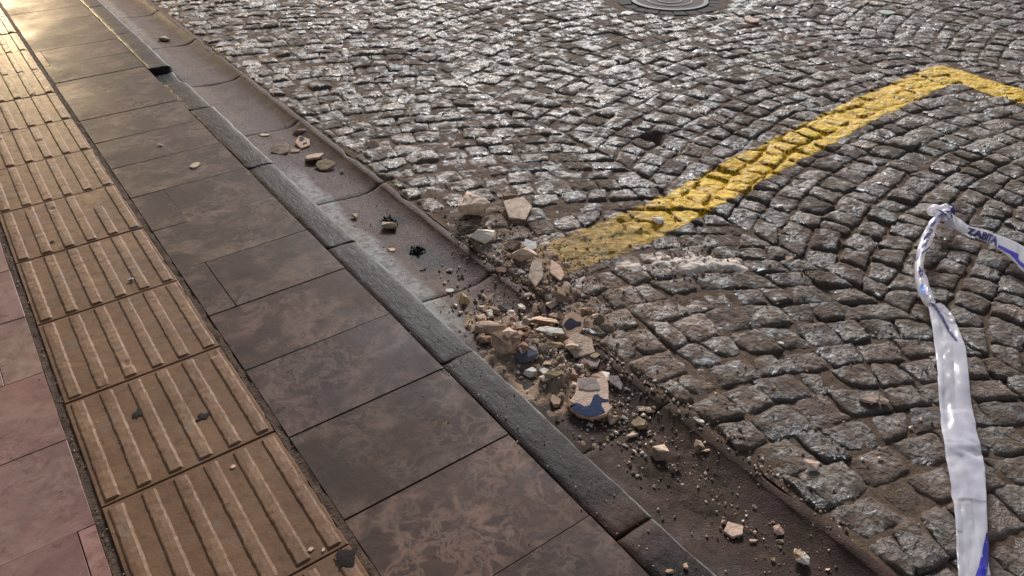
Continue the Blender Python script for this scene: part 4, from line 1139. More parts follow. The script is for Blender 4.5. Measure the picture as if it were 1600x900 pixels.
    (0.2361, 1.8604, 0.0267, 0.0141, 0.0087, 'c', 'white', '', 0.000, 0.000, 0.0000, 'plaster_chip', 'plaster', 'small white chip on the brown slabs, upper left'),
    (0.2944, 1.5776, 0.0380, 0.0505, 0.0061, 's', 'beige', '', 0.000, 0.000, 0.0000, 'plaster_flake', 'plaster', 'flat pale flake on the slab beside the kerb'),
    (-0.1187, 0.8805, 0.0218, 0.0153, 0.0095, 'c', 'bluegrey', '', 0.000, 0.000, 0.0000, 'plastic_bit', 'litter', 'bluish grey bit lying between ribs of a tactile tile'),
    (-0.1231, -0.0536, 0.0117, 0.0126, 0.0030, 's', 'pink', '', 0.000, 0.000, 0.0000, 'plaster_flake', 'plaster', 'small pink flake near the top of the nearest whole tactile tile'),
    (-0.0699, -0.3667, 0.0131, 0.0118, 0.0030, 's', 'pink', '', 0.000, 0.000, 0.0000, 'plaster_flake', 'plaster', 'left of two pale flakes at the foot of the nearest whole tile'),
    (-0.0504, -0.3827, 0.0079, 0.0117, 0.0030, 's', 'pink', '', 0.000, 0.000, 0.0000, 'plaster_flake', 'plaster', 'right of two pale flakes at the foot of the nearest whole tile'),
]
CAMROT = math.atan2(RT.y, RT.x)
THINGS = {}
for i, (x, y, sx, sy, sz, kind, c1, c2, turn, tl, lift, nm, cat, lab) in enumerate(RUBBLE):
    mats = [CH[c1]] + ([CH[c2]] if c2 else [])
    if kind == 'c': me = chunk_mesh(sx, sy, sz, 100 + i, 12, mats, ((0.1, 0.2, 1), 0.55) if c2 else None, rough=(0.03 * min(sx, sy, sz) + 0.0004) if sx > 0.022 else 0.0)
    elif kind == 'f': me = chunk_mesh(sx, sy, sz, 100 + i, 16, mats, ((-0.3, -0.75, 0.4), 0.55) if c2 else None)
    elif kind == 'r': me = chunk_mesh(sx, sy, sz, 100 + i, 18, mats, ((0.5, -0.6, 0.5), 0.6) if c2 else None, rough=0.05 * min(sx, sy, sz) + 0.0008)
    else: me = shard_mesh(sx, sy, sz, 100 + i, mats, bend=0.004 if kind == 'b' else 0.0)
    r = 0.32 * min(sx, sy)
    base = surf(x, y, r)
    rise = 0.5 * sz + 0.32 * abs(math.sin(tl)) * max(sx, sy)
    z = base + rise * (0.95 if kind == 'r' else 0.82 if kind in 'cf' else 0.95) + lift
    o = obj(nm, me, None, (x, y, z), (0, 0, 0))
    o.rotation_euler = (Matrix.Rotation(CAMROT + turn, 3, 'Z') @ Matrix.Rotation(tl, 3, 'X') @ Matrix.Rotation(0.4 * tl, 3, 'Y')).to_euler()
    tag(o, lab, cat)
    stamp(x, y, 0.4 * min(sx, sy), z + 0.3 * sz)
    THINGS[lab] = o

fv, ff, ft = [], [], []
for i in range(160):      # small bits packed between the larger pieces
    fr = random.Random(5000 + i)
    x, y = fr.gauss(0.735, 0.05), fr.gauss(-0.08, 0.13)
    if not 0.63 < x < 0.86: x = fr.uniform(0.66, 0.84)
    sz = fr.uniform(0.010, 0.033)
    me = chunk_mesh(sz * fr.uniform(0.9, 1.7), sz, sz * fr.uniform(0.4, 0.8), 5000 + i, 14)
    z = surf(x, y, sz * 0.4, 45)
    mt = Matrix.Translation((x, y, z + 0.2 * sz)) @ Matrix.Rotation(fr.uniform(0, 6), 4, 'Z') @ Matrix.Rotation(fr.uniform(-0.5, 0.5), 4, 'X')
    o0 = len(fv)
    c1 = fr.choice([(0.56, 0.4, 0.28), (0.36, 0.24, 0.16), (0.74, 0.57, 0.43), (0.7, 0.5, 0.38), (0.42, 0.31, 0.19), (0.33, 0.19, 0.14), (0.8, 0.72, 0.62)])
    for q in me.vertices: fv.append(mt @ q.co); ft.append(c1)
    for q in me.polygons: ff.append(tuple(k + o0 for k in q.vertices))
    bpy.data.meshes.remove(me)
tag(obj("rubble_bits", mesh("rubble_bits", fv, ff, [M['crumb']], tint=np.array(ft))), "small broken bits packed among the larger pieces of the gutter heap", "rubble", kind="stuff")
# painted flakes on some of the pieces
def flake(parent, name, outline, z, th, mat, seed, label=None):
    cx = sum(p[0] for p in outline) / len(outline); cy = sum(p[1] for p in outline) / len(outline)
    me = shard_mesh(0.05, 0.05, th, seed, [mat], [(p[0] - cx, p[1] - cy) for p in outline])
    o = obj(name, me, parent, (cx, cy, z + th / 2))
    if label: tag(o, label)
    return o

PLATE_B = [(-0.0281, 0.0713), (0.0505, 0.0736), (0.0503, 0.0387), (0.0461, -0.019), (0.0549, -0.0284), (0.0362, -0.0514), (-0.0006, -0.065), (-0.0318, -0.0513), (-0.0547, -0.0282), (-0.0569, -0.0094), (-0.0384, 0.0193)]
pl = obj("painted_plate", shard_mesh(0.09, 0.1, 0.012, 900, [CH['orange'], CH['pink']], PLATE_B), None, (0.7052, -0.3418, -0.030), (0.10, -0.05, -0.6258))
tag(pl, "largest plaster plate, peach with blue paint and a grey patch, in the gutter", "plaster")
flake(pl, "grey_coat", [(-0.0264, 0.0713), (0.0181, 0.0737), (0.0275, 0.0461), (0.0275, 0.0289), (-0.0011, 0.0265), (-0.0274, 0.0339)], 0.0062, 0.0022, CH['grey'], 901, "smooth grey coat")
flake(pl, "blue_paint", [(-0.0559, -0.0212), (-0.0486, -0.0094), (-0.0389, -0.0118), (-0.0277, -0.0165), (-0.0169, -0.0259), (-0.0018, -0.0213), (0.0099, -0.0376), (0.0147, -0.056), (-0.005, -0.0605), (-0.0286, -0.0513), (-0.047, -0.0352)], 0.0062, 0.0014, CH['blue'], 902, "peeling blue paint")
flake(pl, "blue_paint", [(-0.0034, -0.0213), (0.0048, -0.0024), (0.011, 0.012), (0.0212, 0.0144), (0.0267, 0.0023), (0.0287, -0.0119), (0.0261, -0.0213), (0.0311, -0.0376), (0.0334, -0.0468), (0.0131, -0.0559), (0.0032, -0.0399)], 0.0061, 0.0014, CH['blue'], 906)
flake(pl, "blue_paint", [(0.0253, 0.0047), (0.0345, -0.0025), (0.0459, -0.0049), (0.047, -0.0096), (0.0353, -0.0119), (0.027, -0.0119)], 0.0063, 0.0014, CH['blue'], 907)
o = THINGS['round pinkish chip with navy paint flakes in the upper gutter']
s = o.dimensions.copy()
flake(o, "navy_paint", [(-0.2*s.x, 0.05*s.y), (0.0, 0.0), (0.2*s.x, 0.15*s.y), (0.1*s.x, 0.38*s.y), (-0.15*s.x, 0.36*s.y)], s.z*0.46, 0.0012, CH['navy'], 903)
flake(o, "navy_paint", [(-0.05*s.x, -0.3*s.y), (0.25*s.x, -0.2*s.y), (0.28*s.x, -0.08*s.y), (0.0, -0.12*s.y)], s.z*0.46, 0.0012, CH['navy'], 904)
o = THINGS["pink-orange shard with a navy band at the heap's road side"]
me = o.data
lo = Vector((min(v.co.x for v in me.vertices), min(v.co.y for v in me.vertices), 0)); hi = Vector((max(v.co.x for v in me.vertices), max(v.co.y for v in me.vertices), max(v.co.z for v in me.vertices)))
W, H = hi.x - lo.x, hi.y - lo.y
flake(o, "navy_paint", [(lo.x+a*W, lo.y+b*H) for a, b in ((0.06, 0.40), (0.28, 0.26), (0.46, 0.30), (0.66, 0.44), (0.88, 0.52), (0.86, 0.64), (0.62, 0.64), (0.44, 0.70), (0.30, 0.72), (0.14, 0.58))], hi.z*0.82, 0.0014, CH['navy'], 905)


# black charred clumps in the gutter
def clump(x, y, r, n, seed, label, hh=0.012):
    rr = random.Random(seed)
    bm = bmesh.new()
    for i in range(n):
        a = rr.uniform(0, 6.28); d = r * math.sqrt(rr.random())
        s = rr.uniform(0.004, 0.010)
        px, py = x + d * math.cos(a), y + d * math.sin(a) * 1.1
        mt = Matrix.Translation((px, py, gut_z(px, py) + 0.002 + rr.random() * hh * (1 - d / r))) @ Matrix.Rotation(rr.uniform(0, 3), 4, Vector((rr.random(), rr.random(), rr.random() + 0.1)).normalized()) @ Matrix.Diagonal((s * rr.uniform(0.9, 2.2), s * rr.uniform(0.5, 1.2), s * rr.uniform(0.10, 0.35), 1))
        bmesh.ops.create_icosphere(bm, subdivisions=1, radius=1.0, matrix=mt)
    for v in bm.verts:
        v.co += Vector((rr.uniform(-1, 1), rr.uniform(-1, 1), rr.uniform(-1, 1))) * 0.0014
    me = bpy.data.meshes.new("charred_clump"); bm.to_mesh(me); bm.free(); me.materials.append(CH['soot'])
    tag(obj("charred_clump", me), label, "charred clump")
clump(0.748, 0.822, 0.030, 34, 1, "black charred clump around a tan stone in the gutter", 0.004)
clump(0.728, 0.59, 0.026, 40, 2, "black wet charred clump lying alone in the gutter", 0.007)

# tar spots on the tactile tiles
def tar(x, y, rx, ry, ang, seed, label, z=0.0):
    n = 22; v = [(0, 0, 0.0007)]; f = []
    for k in range(n):
        a = 2 * math.pi * k / n
        q = 0.75 + 0.4 * float(fbm(math.cos(a) * 1.7 + seed, math.sin(a) * 1.7, 0, seed, 3))
        v.append((0.8 * q * rx * math.cos(a), 0.8 * q * ry * math.sin(a), 0.0006)); 
    for k in range(n):
        a = 2 * math.pi * k / n
        q = 0.75 + 0.4 * float(fbm(math.cos(a) * 1.7 + seed, math.sin(a) * 1.7, 0, seed, 3))
        v.append((q * rx * math.cos(a), q * ry * math.sin(a), -0.0005))
    for k in range(n):
        u = (k + 1) % n
        f.append((0, 1 + k, 1 + u)); f.append((1 + k, 1 + n + k, 1 + n + u, 1 + u))
    tag(obj("tar_spot", mesh("tar_spot", v, f, [CH['tar']], True), None, (x, y, z), (0, 0, ang)), label, "tar spot")
tar(-0.1298, 0.1490, 0.0205, 0.0206, -0.6258, 3, 'larger black tar spot between ribs on the second nearest tactile tile', 0.0008)
tar(-0.2558, 0.2542, 0.0158, 0.0278, -0.6258, 8, 'smudged black spot left of the larger tar spot on the same tile', 0.0008)
tar(-0.0221, -0.4315, 0.0285, 0.0277, -0.6258, 5, 'black tar blotch over a rib at the bottom corner of the tactile strip', 0.0062)
tar(-0.2750, 1.2772, 0.0096, 0.0144, -0.6258, 12, 'small black gum spot on a farther tactile tile by the left edge', 0.0008)

# crumbs: far too many to count
def crumbs():
    r = np.random.default_rng(5)
    pts = []
    def field(n, fx, fy, s0, s1):
        for _ in range(n): pts.append((fx(), fy(), math.exp(r.uniform(math.log(s0), math.log(s1)))))
    N = r.normal
    field(1900, lambda: np.clip(N(0.735, 0.055), 0.60, 0.93), lambda: N(-0.17, 0.2), 0.0018, 0.0075)
    field(500, lambda: np.clip(N(0.75, 0.06), 0.61, 0.90), lambda: N(-0.65, 0.3), 0.0014, 0.005)
    field(350, lambda: N(0.885, 0.016), lambda: r.uniform(-1.0, 0.6), 0.002, 0.0075)
    field(700, lambda: N(0.98, 0.08), lambda: N(0.2, 0.22), 0.002, 0.0075)
    field(260, lambda: r.uniform(0.9, 1.7), lambda: r.uniform(-0.9, 0.4), 0.002, 0.007)
    field(260, lambda: N(1.39, 0.07), lambda: N(-0.03, 0.045), 0.002, 0.006)
    field(300, lambda: r.uniform(0.9, 3.5), lambda: r.uniform(-1.2, 2.5), 0.002, 0.006)
    field(160, lambda: r.uniform(0.6, 0.85), lambda: r.uniform(0.1, 2.2), 0.0012, 0.004)
    field(200, lambda: r.uniform(-0.5, 0.56), lambda: r.uniform(-1.0, 2.6), 0.0009, 0.0026)
    field(150, lambda: -0.404 + N(0, 0.004), lambda: r.uniform(-1.0, 2.0), 0.0012, 0.004)
    field(120, lambda: 0.008 + N(0, 0.004), lambda: r.uniform(-1.0, 2.0), 0.0012, 0.003)
    field(120, lambda: N(0.50, 0.03), lambda: r.uniform(-1.0, 0.2), 0.0010, 0.0032)
    oc = np.array([(1, 0, 0), (-1, 0, 0), (0, 1, 0), (0, -1, 0), (0, 0, 1), (0, 0, -1)], float)
    of = np.array([(0, 2, 4), (2, 1, 4), (1, 3, 4), (3, 0, 4), (2, 0, 5), (1, 2, 5), (3, 1, 5), (0, 3, 5)])
    pal = np.array([(0.7, 0.53, 0.4), (0.5, 0.35, 0.24), (0.8, 0.68, 0.56), (0.2, 0.14, 0.1), (0.36, 0.24, 0.15), (0.28, 0.26, 0.24)])
    vs, fs, ts = [], [], []
    for k, (x, y, s) in enumerate(pts):
        if y < -2 or y > 3: continue
        if x < 0.4495 or (0.45 <= x < 0.566): b = 0.0 if x > 0.02 or x < -0.42 else (0.0005 if -0.39 < x < -0.005 else -0.004)
        elif HX0 < x < HX1 and HY0 < y < HY1:
            b = HG0[min(len(hx) - 1, int((x - HX0) / HS)), min(len(hy) - 1, int((y - HY0) / HS))]
            if x >= float(lipx(y)): b = min(b, road_z(x, y) + 0.012)
            if x >= 1.28: b = road_z(x, y)
        else: b = road_z(x, y)
        A = r.normal(0, 1, (3, 3)); qq, _ = np.linalg.qr(A)
        vv = (oc * r.uniform(0.65, 1.25, (6, 1)) * s * r.uniform(0.7, 1.2, (1, 3))) @ qq
        vs.append(vv + np.array([x, y, b + 0.35 * s])); fs.append(of + 6 * (len(vs) - 1))
        ts.append(np.tile(pal[r.integers(0, len(pal))] * r.uniform(0.6, 1.05), (6, 1)))
    o = obj("crumbs", mesh("crumbs", np.concatenate(vs), np.concatenate(fs), [M['crumb']], tint=np.concatenate(ts)))
    tag(o, "scattered plaster and mortar crumbs in the gutter and over the setts", "crumbs", kind="stuff")
crumbs()

# ------------------------------------------------------------------ barrier tape
def catmull(P, t):
    n = len(P) - 1
    x = min(max(t, 0.0), 0.99999) * n
    i = int(x); u = x - i
    p0, p1, p2, p3 = P[max(i - 1, 0)], P[i], P[i + 1], P[min(i + 2, n)]
    return 0.5 * ((2 * p1) + (p2 - p0) * u + (2 * p0 - 5 * p1 + 4 * p2 - p3) * u * u + (3 * p1 - p0 - 3 * p2 + p3) * u ** 3)

class Ribbon:
    """a film strip given by its two edges; at(s, t, off) is a point on it"""
    def __init__(self, st, crink=0.003, seed=0, belly=0.006):
        self.L = [Vector(a) for a, b in st]; self.R = [Vector(b) for a, b in st]
        self.c, self.s, self.b = crink, seed, belly
    def at(self, s, t, off=0.0):
        l, r = catmull(self.L, s), catmull(self.R, s)
        p = l.lerp(r, t)
        d = catmull(self.L, min(1, s + 0.02)).lerp(catmull(self.R, min(1, s + 0.02)), t) - catmull(self.L, max(0, s - 0.02)).lerp(catmull(self.R, max(0, s - 0.02)), t)
        nrm = (r - l).cross(d)
        if nrm.z < 0: nrm = -nrm
        nrm.normalize()
        n = len(self.L) * 1.0
        k = 0.8 * float(vnoise(s * n * 1.9, t * 1.6, self.s, 401)) + 0.9 * abs(float(vnoise(s * n * 3.1 + t * 2.5, t * 2.6, self.s, 403))) - 0.45 * abs(float(vnoise(s * n * 7.5 - t * 3, t * 5, self.s, 405)))
        return p + nrm * (self.c * k + self.b * math.sin(math.pi * t) + off)
    def mesh(self, ns, nt, name, mat, th=0.0006):
        v, f = [], []
        for side in (0, 1):
            for i in range(ns + 1):
                for j in range(nt + 1):
                    v.append(self.at(i / ns, j / nt, -th * side))
        m = nt + 1; o = (ns + 1) * m
        for i in range(ns):
            for j in range(nt):
                q = (i * m + j, (i + 1) * m + j, (i + 1) * m + j + 1, i * m + j + 1)
                f.append(q); f.append(tuple(o + k for k in q[::-1]))
            for j in (0, nt):
                q = (i * m + j, (i + 1) * m + j, o + (i + 1) * m + j, o + i * m + j)
                f.append(q if j else q[::-1])
        return mesh(name, v, f, [mat], True)

class Roll:
    """film twisted into a rope: a flattened section that turns along its length; t is the angle (0..1)"""
    def __init__(self, pts, turns=1.3, seed=0):
        self.P = [Vector(p[:3]) for p in pts]; self.W = [Vector((p[3], 0, 0)) for p in pts]
        self.turns, self.s = turns, seed
    def at(self, s, t, off=0.0):
        p = catmull(self.P, s); w_ = catmull(self.W, s).x
        d = (catmull(self.P, min(1, s + 0.03)) - catmull(self.P, max(0, s - 0.03))).normalized()
        a = Vector((0, 0, 1)).cross(d).normalized(); b = d.cross(a)
        ph = 2 * math.pi * t
        tw = 2 * math.pi * self.turns * s
        fl = 1.0 - 0.38 * (0.5 + 0.5 * math.cos(2 * (ph - tw)))
        rr = w_ * (fl + 0.10 * float(vnoise(s * 16, math.cos(ph) * 2 + 5, math.sin(ph) * 2, 411)) + 0.06 * math.cos(5 * (ph - tw * 1.6)))
        q = a * math.cos(ph) + b * math.sin(ph) * 0.85
        return p + Vector((0, 0, w_ * 0.55)) + q * (rr + off)
    def mesh(self, ns, nt, name, mat):
        v, f = [], []
        for i in range(ns + 1):
            for j in range(nt): v.append(self.at(i / ns, j / nt))
        for i in range(ns):
            for j in range(nt):
                u = (j + 1) % nt
                f.append((i * nt + j, i * nt + u, (i + 1) * nt + u, (i + 1) * nt + j))
        f.append(tuple(range(nt - 1, -1, -1))); f.append(tuple(range(ns * nt, (ns + 1) * nt)))
        return mesh(name, v, f, [mat], True)

def patch(surf_, s0, s1, tfun, name, mat, parent, off=0.0009, n=40, m=3):
    v, f = [], []
    for i in range(n + 1):
        s = s0 + (s1 - s0) * i / n
        ta, tb = tfun(s)
        for j in range(m + 1): v.append(surf_.at(s, ta + (tb - ta) * j / m, off))
    for i in range(n):
        for j in range(m):
            f.append((i * (m + 1) + j, (i + 1) * (m + 1) + j, (i + 1) * (m + 1) + j + 1, i * (m + 1) + j + 1))
    return obj(name, mesh(name, v, f, [mat], True), parent)

def letters(text, surf_, fn, name, mat, parent, off=0.0011, shear=0.0):
    cu = bpy.data.curves.new("t", 'FONT'); cu.body = text; cu.size = 1.0; cu.resolution_u = 3; cu.offset = 0.055
    to = bpy.data.objects.new("t", cu); COL.objects.link(to)
    dg = bpy.context.evaluated_depsgraph_get()
    me = bpy.data.meshes.new_from_object(to.evaluated_get(dg))
    bpy.data.objects.remove(to, do_unlink=True); bpy.data.curves.remove(cu)
    bm = bmesh.new(); bm.from_mesh(me); bpy.data.meshes.remove(me)
    bmesh.ops.triangulate(bm, faces=bm.faces)
    for _ in range(2):
        bmesh.ops.subdivide_edges(bm, edges=[e for e in bm.edges if e.calc_length() > 0.12], cuts=1)
        bmesh.ops.triangulate(bm, faces=bm.faces)
    xs = [v.co.x for v in bm.verts]; ys = [v.co.y for v in bm.verts]
    x0, x1, y0, y1 = min(xs), max(xs), min(ys), max(ys)
    for v in bm.verts:
        a, b = (v.co.x - x0) / (x1 - x0), (v.co.y - y0) / (y1 - y0)
        s, t = fn(a + shear * b, b)
        v.co = surf_.at(s, t, off)
    m2 = bpy.data.meshes.new(name); bm.to_mesh(m2); bm.free(); m2.materials.append(mat)
    return obj(name, m2, parent)

tape = obj("barrier_tape", None, loc=(2.2665, -0.3804, 0.006))
tag(tape, "white and blue municipal barrier tape, knotted and twisted, lying on the cobbles", "barrier tape")
class Shift:
    """the tape's own frame has its origin at the knot"""
    def __init__(self, r): self.r = r; self.o = Vector((2.2665, -0.3804, 0.006))
    def at(self, s, t, off=0.0): return self.r.at(s, t, off) - self.o
_RM, _LM = Ribbon.mesh, Roll.mesh
def tmesh(r, *a):
    at = r.at; o = Vector((2.2665, -0.3804, 0.006))
    r.at = lambda s, t, off=0.0: at(s, t, off) - o
    me = type(r).mesh(r, *a); r.at = at
    return me
RA = Ribbon([[(0.8348, -1.2402, 0.0), (0.8907, -1.2848, -0.005)], [(0.8903, -1.2074, 0.0), (0.9419, -1.2492, -0.005)], [(0.9417, -1.1755, 0.0), (0.9989, -1.2127, -0.005)], [(1.0891, -1.089, -0.0), (1.14, -1.1335, -0.005)], [(1.2041, -1.0068, 0.002), (1.2788, -1.0553, -0.003)], [(1.2838, -0.9527, 0.002), (1.339, -1.0109, 0.0)], [(1.4277, -0.8601, 0.0), (1.4825, -0.9112, 0.004)], [(1.5803, -0.7641, 0.0), (1.63, -0.8194, 0.006)], [(1.7199, -0.6664, 0.0), (1.7407, -0.7246, 0.01)], [(1.7586, -0.6307, 0.004), (1.7858, -0.6686, 0.01)]], 0.0066, 3, 0.002)
RC = Ribbon([[(2.2231, -0.4209, 0.014), (2.3124, -0.3997, 0.0175)], [(2.2209, -0.4673, 0.014), (2.2786, -0.4503, 0.024)], [(2.2249, -0.5078, 0.012), (2.2594, -0.4889, 0.026)], [(2.2279, -0.5559, 0.012), (2.2727, -0.5406, 0.026)], [(2.2232, -0.5914, 0.014), (2.292, -0.568, 0.0175)], [(2.1944, -0.6701, 0.006), (2.306, -0.6176, 0.012)], [(2.167, -0.7204, 0.002), (2.3089, -0.6575, 0.006)], [(2.1395, -0.8101, 0.0), (2.2987, -0.7577, 0.0)], [(2.1269, -0.9232, 0.0), (2.2715, -0.8848, -0.0)]], 0.0014, 9, 0.003)
RB = Roll([(1.7557, -0.6456, -0.0, 0.0175), (1.7973, -0.6019, 0.004, 0.0175), (1.8739, -0.5415, 0.006, 0.018), (1.9618, -0.4916, 0.006, 0.0165), (2.064, -0.4486, 0.008, 0.0175), (2.1642, -0.4123, 0.01, 0.0165), (2.2245, -0.3948, 0.014, 0.0165), (2.263, -0.3885, 0.016, 0.015)], 1.25, 5)
obj("film", tmesh(RA, 130, 16, "film", M['film']), tape)
obj("film", tmesh(RC, 80, 8, "film", M['film']), tape)
roll = obj("twisted_film", tmesh(RB, 70, 28, "twisted_film", M['film']), tape)
A_, B_, C_ = Shift(RA), Shift(RB), Shift(RC)
# a second, folded layer along the right edge of the wide part
patch(A_, 0.22, 0.86, lambda s: (0.70 - 0.22 * math.sin((s - 0.22) * 4.9), 1.0), "folded_edge", M['film'], tape, 0.0022, 60, 4)
patch(A_, 0.30, 0.97, lambda s: (0.0, 0.16 + 0.10 * math.sin(s * 9.0)), "folded_edge", M['film'], tape, 0.0024, 60, 4)
patch(A_, 0.36, 0.62, lambda s: (0.02, 0.98), "folded_edge", M['film'], tape, 0.0042, 40, 10)
patch(A_, 0.02, 0.30, lambda s: (min(1.0, max(0.0, 0.42 + (s - 0.20) * 5.2)), min(1.0, max(0.0, 0.72 + (s - 0.20) * 5.2))), "stripe", M['ink'], tape, 0.003)
patch(A_, 0.80, 0.99, lambda s: (0.30 + (0.92 - s) * 3.2, 0.42 + (0.92 - s) * 3.2), "stripe", M['ink_dark'], tape, 0.003)
# the arm to the right: lettering, edge stripes
letters("ZABITA", C_, lambda a, b: (0.235 + 0.29 * a, 0.04 + 0.72 * b), "lettering", M['ink_dark'], tape)
patch(C_, 0.53, 0.68, lambda s: (0.05 + (s - 0.53) * 1.5, 0.24 + (s - 0.53) * 1.5), "stripe", M['ink'], tape)
patch(C_, 0.60, 0.99, lambda s: (0.10 + max(0, 0.66 - s), 0.26 + max(0, 0.66 - s)), "stripe", M['ink'], tape)
# the rope: wound stripes, broken lettering, the round emblem twice
for s0, s1, t0, dt, wd in ((0.36, 0.52, 0.44, -0.36, 0.05), (0.20, 0.34, 0.42, -0.30, 0.035), (0.55, 0.66, 0.40, -0.30, 0.03), (0.80, 0.93, 0.42, -0.36, 0.05)):
    patch(B_, s0, s1, lambda s, s0=s0, s1=s1, t0=t0, dt=dt, wd=wd: (t0 + dt * (s1 - s) / (s1 - s0), t0 + wd + dt * (s1 - s) / (s1 - s0)), "stripe", M['ink'], tape, 0.0012, 24, 3)
letters("ZABITA", B_, lambda a, b: (0.46 + 0.20 * a, 0.14 + 0.17 * b + 0.06 * a), "lettering", M['ink_dark'], tape, 0.0013, 0.15)
letters("ZA", B_, lambda a, b: (0.22 + 0.08 * a, 0.17 + 0.13 * b), "lettering", M['ink_dark'], tape, 0.0013)
letters("ITA", B_, lambda a, b: (0.83 + 0.13 * a, 0.16 + 0.16 * b), "lettering", M['ink_dark'], tape, 0.0013)
def emblem(s, t, rs, rt):
    def disc_(rs, rt, off, mat, nm, par, ds=0.0, dt=0.0):
        v = [B_.at(s + ds, t + dt, off)]; f = []
        for ring in (0.5, 1.0):
            for k in range(24):
                a = 2 * math.pi * k / 24
                v.append(B_.at(s + ds + rs * ring * math.cos(a), t + dt + rt * ring * math.sin(a), off))
        for k in range(24):
            u = (k + 1) % 24
            f.append((0, 1 + k, 1 + u)); f.append((1 + k, 25 + k, 25 + u, 1 + u))
        return obj(nm, mesh(nm, v, f, [mat], True), par)
    e = disc_(rs, rt, 0.0012, M['emblem'], "emblem", tape)
    disc_(rs * 0.36, rt * 0.3, 0.0018, M['redink'], "red_dot", e, -rs * 0.5, rt * 0.35)
emblem(0.735, 0.20, 0.055, 0.11)
emblem(0.115, 0.17, 0.055, 0.12)
# knot
def knot_mesh():
    v, f = [], []
    n, m = 64, 14
    for i in range(n):
        a = 2 * math.pi * i / n
        c = Vector((0.024 * math.cos(a) + 0.012 * math.cos(2 * a + 0.6), 0.021 * math.sin(a) - 0.010 * math.sin(2 * a), 0.018 + 0.011 * math.sin(3 * a)))
        d = Vector((-0.019 * math.sin(a) - 0.020 * math.sin(2 * a + 0.6), 0.017 * math.cos(a) - 0.016 * math.cos(2 * a), 0.033 * math.cos(3 * a))).normalized()
        s1 = Vector((0, 0, 1)).cross(d)
        s1 = s1.normalized() if s1.length > 1e-4 else Vector((1, 0, 0)); s2 = d.cross(s1)
        for j in range(m):
            ph = 2 * math.pi * j / m
            rr = 0.0155 * (1 + 0.16 * math.cos(3 * ph + 4 * a) + 0.1 * float(vnoise(i * 0.5, j * 0.9, 0, 421)))
            v.append(c + (s1 * math.cos(ph) + s2 * math.sin(ph) * 0.75) * rr)
    for i in range(n):
        for j in range(m):
            f.append((i * m + j, i * m + (j + 1) % m, ((i + 1) % n) * m + (j + 1) % m, ((i + 1) % n) * m + j))
    return mesh("knot", v, f, [M['film']], True)
kn = obj("knot", knot_mesh(), tape, (0.004, 0.0, 0.004))
class KnotS:
    def at(self, s, t, off=0.0):
        a = 2 * math.pi * s; ph = math.pi * t
        q = Vector((math.cos(a) * math.sin(ph), math.sin(a) * math.sin(ph), abs(math.cos(ph))))
        return Vector((0.006, 0.0, 0.018)) + Vector((q.x * 0.036, q.y * 0.033, q.z * 0.0215)) * (1 + off * 20)
# the loose twisted end standing up behind the knot
RE = Roll([(*(Vector((2.2665, -0.3804, 0.006)) + Vector((0.005, 0.005, 0.012))), 0.015), (*(Vector((2.3235, -0.3831, 0.014)).lerp(Vector((2.2665, -0.3804, 0.006)), 0.5)), 0.014), (*Vector((2.3235, -0.3831, 0.014)), 0.012), (*(Vector((2.3235, -0.3831, 0.014)) + Vector((0.022, 0.006, 0.004))), 0.006)], 0.8, 7)
obj("loose_end", tmesh(RE, 26, 20, "loose_end", M['film']), tape)
E_ = Shift(RE)
letters("TA", E_, lambda a, b: (0.35 + 0.4 * a, 0.12 + 0.2 * b), "lettering", M['ink_dark'], tape, 0.0012)
for s0, s1, t0, dt in ((0.1, 0.35, 0.45, -0.4), (0.75, 0.95, 0.45, -0.3)):
    patch(E_, s0, s1, lambda s, s0=s0, s1=s1, t0=t0, dt=dt: (t0 + dt * (s1 - s) / (s1 - s0), t0 + 0.06 + dt * (s1 - s) / (s1 - s0)), "stripe", M['ink'], tape, 0.0012, 20, 3)
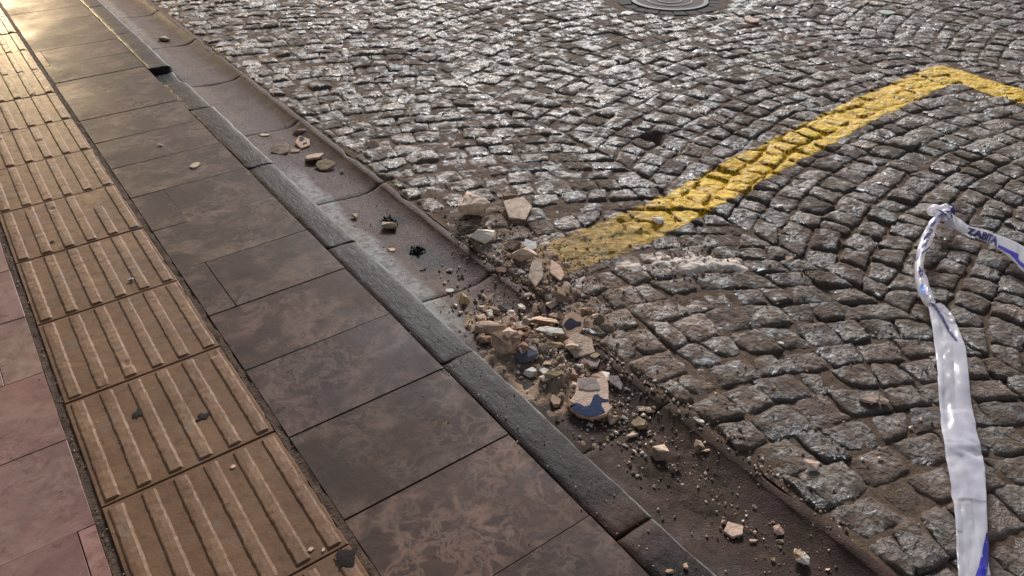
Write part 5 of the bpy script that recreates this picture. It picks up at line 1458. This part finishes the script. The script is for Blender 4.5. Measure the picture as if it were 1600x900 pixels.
def wrap_knot(a0, a1, w_, mat):
    v, f = [], []
    n = 26
    for i in range(n + 1):
        a = a0 + (a1 - a0) * i / n
        for t in (-1, 0, 1):
            ph = 0.5 + 0.9 * math.sin(i / n * math.pi) 
            d = Vector((math.cos(a), math.sin(a), 0.9 * math.sin(i / n * math.pi))).normalized()
            side = Vector((-math.sin(a), math.cos(a), 0.6))
            v.append(Vector((0.004, 0, 0.016)) + Vector((d.x * 0.050, d.y * 0.044, d.z * 0.040)) + side * t * w_)
    for i in range(n):
        for j in (0, 1): f.append((i * 3 + j, (i + 1) * 3 + j, (i + 1) * 3 + j + 1, i * 3 + j + 1))
    return mesh("wrap", v, f, [mat], True)
for a0, a1, w_, mt in ((-2.2, -0.2, 0.004, 'ink'), (-2.7, -1.1, 0.003, 'ink_dark'), (-1.3, 0.3, 0.003, 'ink_dark'), (3.4, 5.2, 0.0035, 'ink'), (-2.6, -0.4, 0.0022, 'ink_dark'), (-1.9, 0.6, 0.0016, 'ink'), (2.2, 4.4, 0.0024, 'ink'), (-2.9, -1.6, 0.002, 'ink_dark')):
    obj("stripe", wrap_knot(a0, a1, w_, M[mt]), tape)


# ------------------------------------------------------------------ bollard lamp further along the pavement (its light reaches the far tiles)
def lamp(x, y):
    root = obj("bollard_lamp", None, loc=(x, y, 0))
    tag(root, "dark bollard lamp with a glowing warm lens beyond the far pavement", "lamp")
    def cyl(name, prof, mat, n=24):
        v, f = [], []
        for k in range(n):
            a = 2 * math.pi * k / n
            for r, z in prof: v.append((r * math.cos(a), r * math.sin(a), z))
        m = len(prof)
        for k in range(n):
            u = (k + 1) % n
            for j in range(m - 1): f.append((k * m + j, u * m + j, u * m + j + 1, k * m + j + 1))
        f.append(tuple(k * m + m - 1 for k in range(n))); f.append(tuple(k * m for k in range(n - 1, -1, -1)))
        return obj(name, mesh(name, v, f, [mat], True), root)
    cyl("post", [(0.09, 0), (0.09, 0.02), (0.06, 0.03), (0.055, 0.45), (0.07, 0.46), (0.07, 0.48)], M['lampmetal'])
    em = Mat("warm_lens"); em.set(Base_Color=(1, 0.8, 0.45), Emission_Color=(1.0, 0.76, 0.45), Emission_Strength=LAMP_E)
    cyl("lens", [(0.05, 0.485), (0.062, 0.50), (0.062, 0.63), (0.05, 0.645)], em.m)
    cyl("cap", [(0.085, 0.65), (0.085, 0.665), (0.04, 0.70), (0.01, 0.708)], M['lampmetal'])
LAMP_E = 1000.0
lamp(0.10, 6.15)
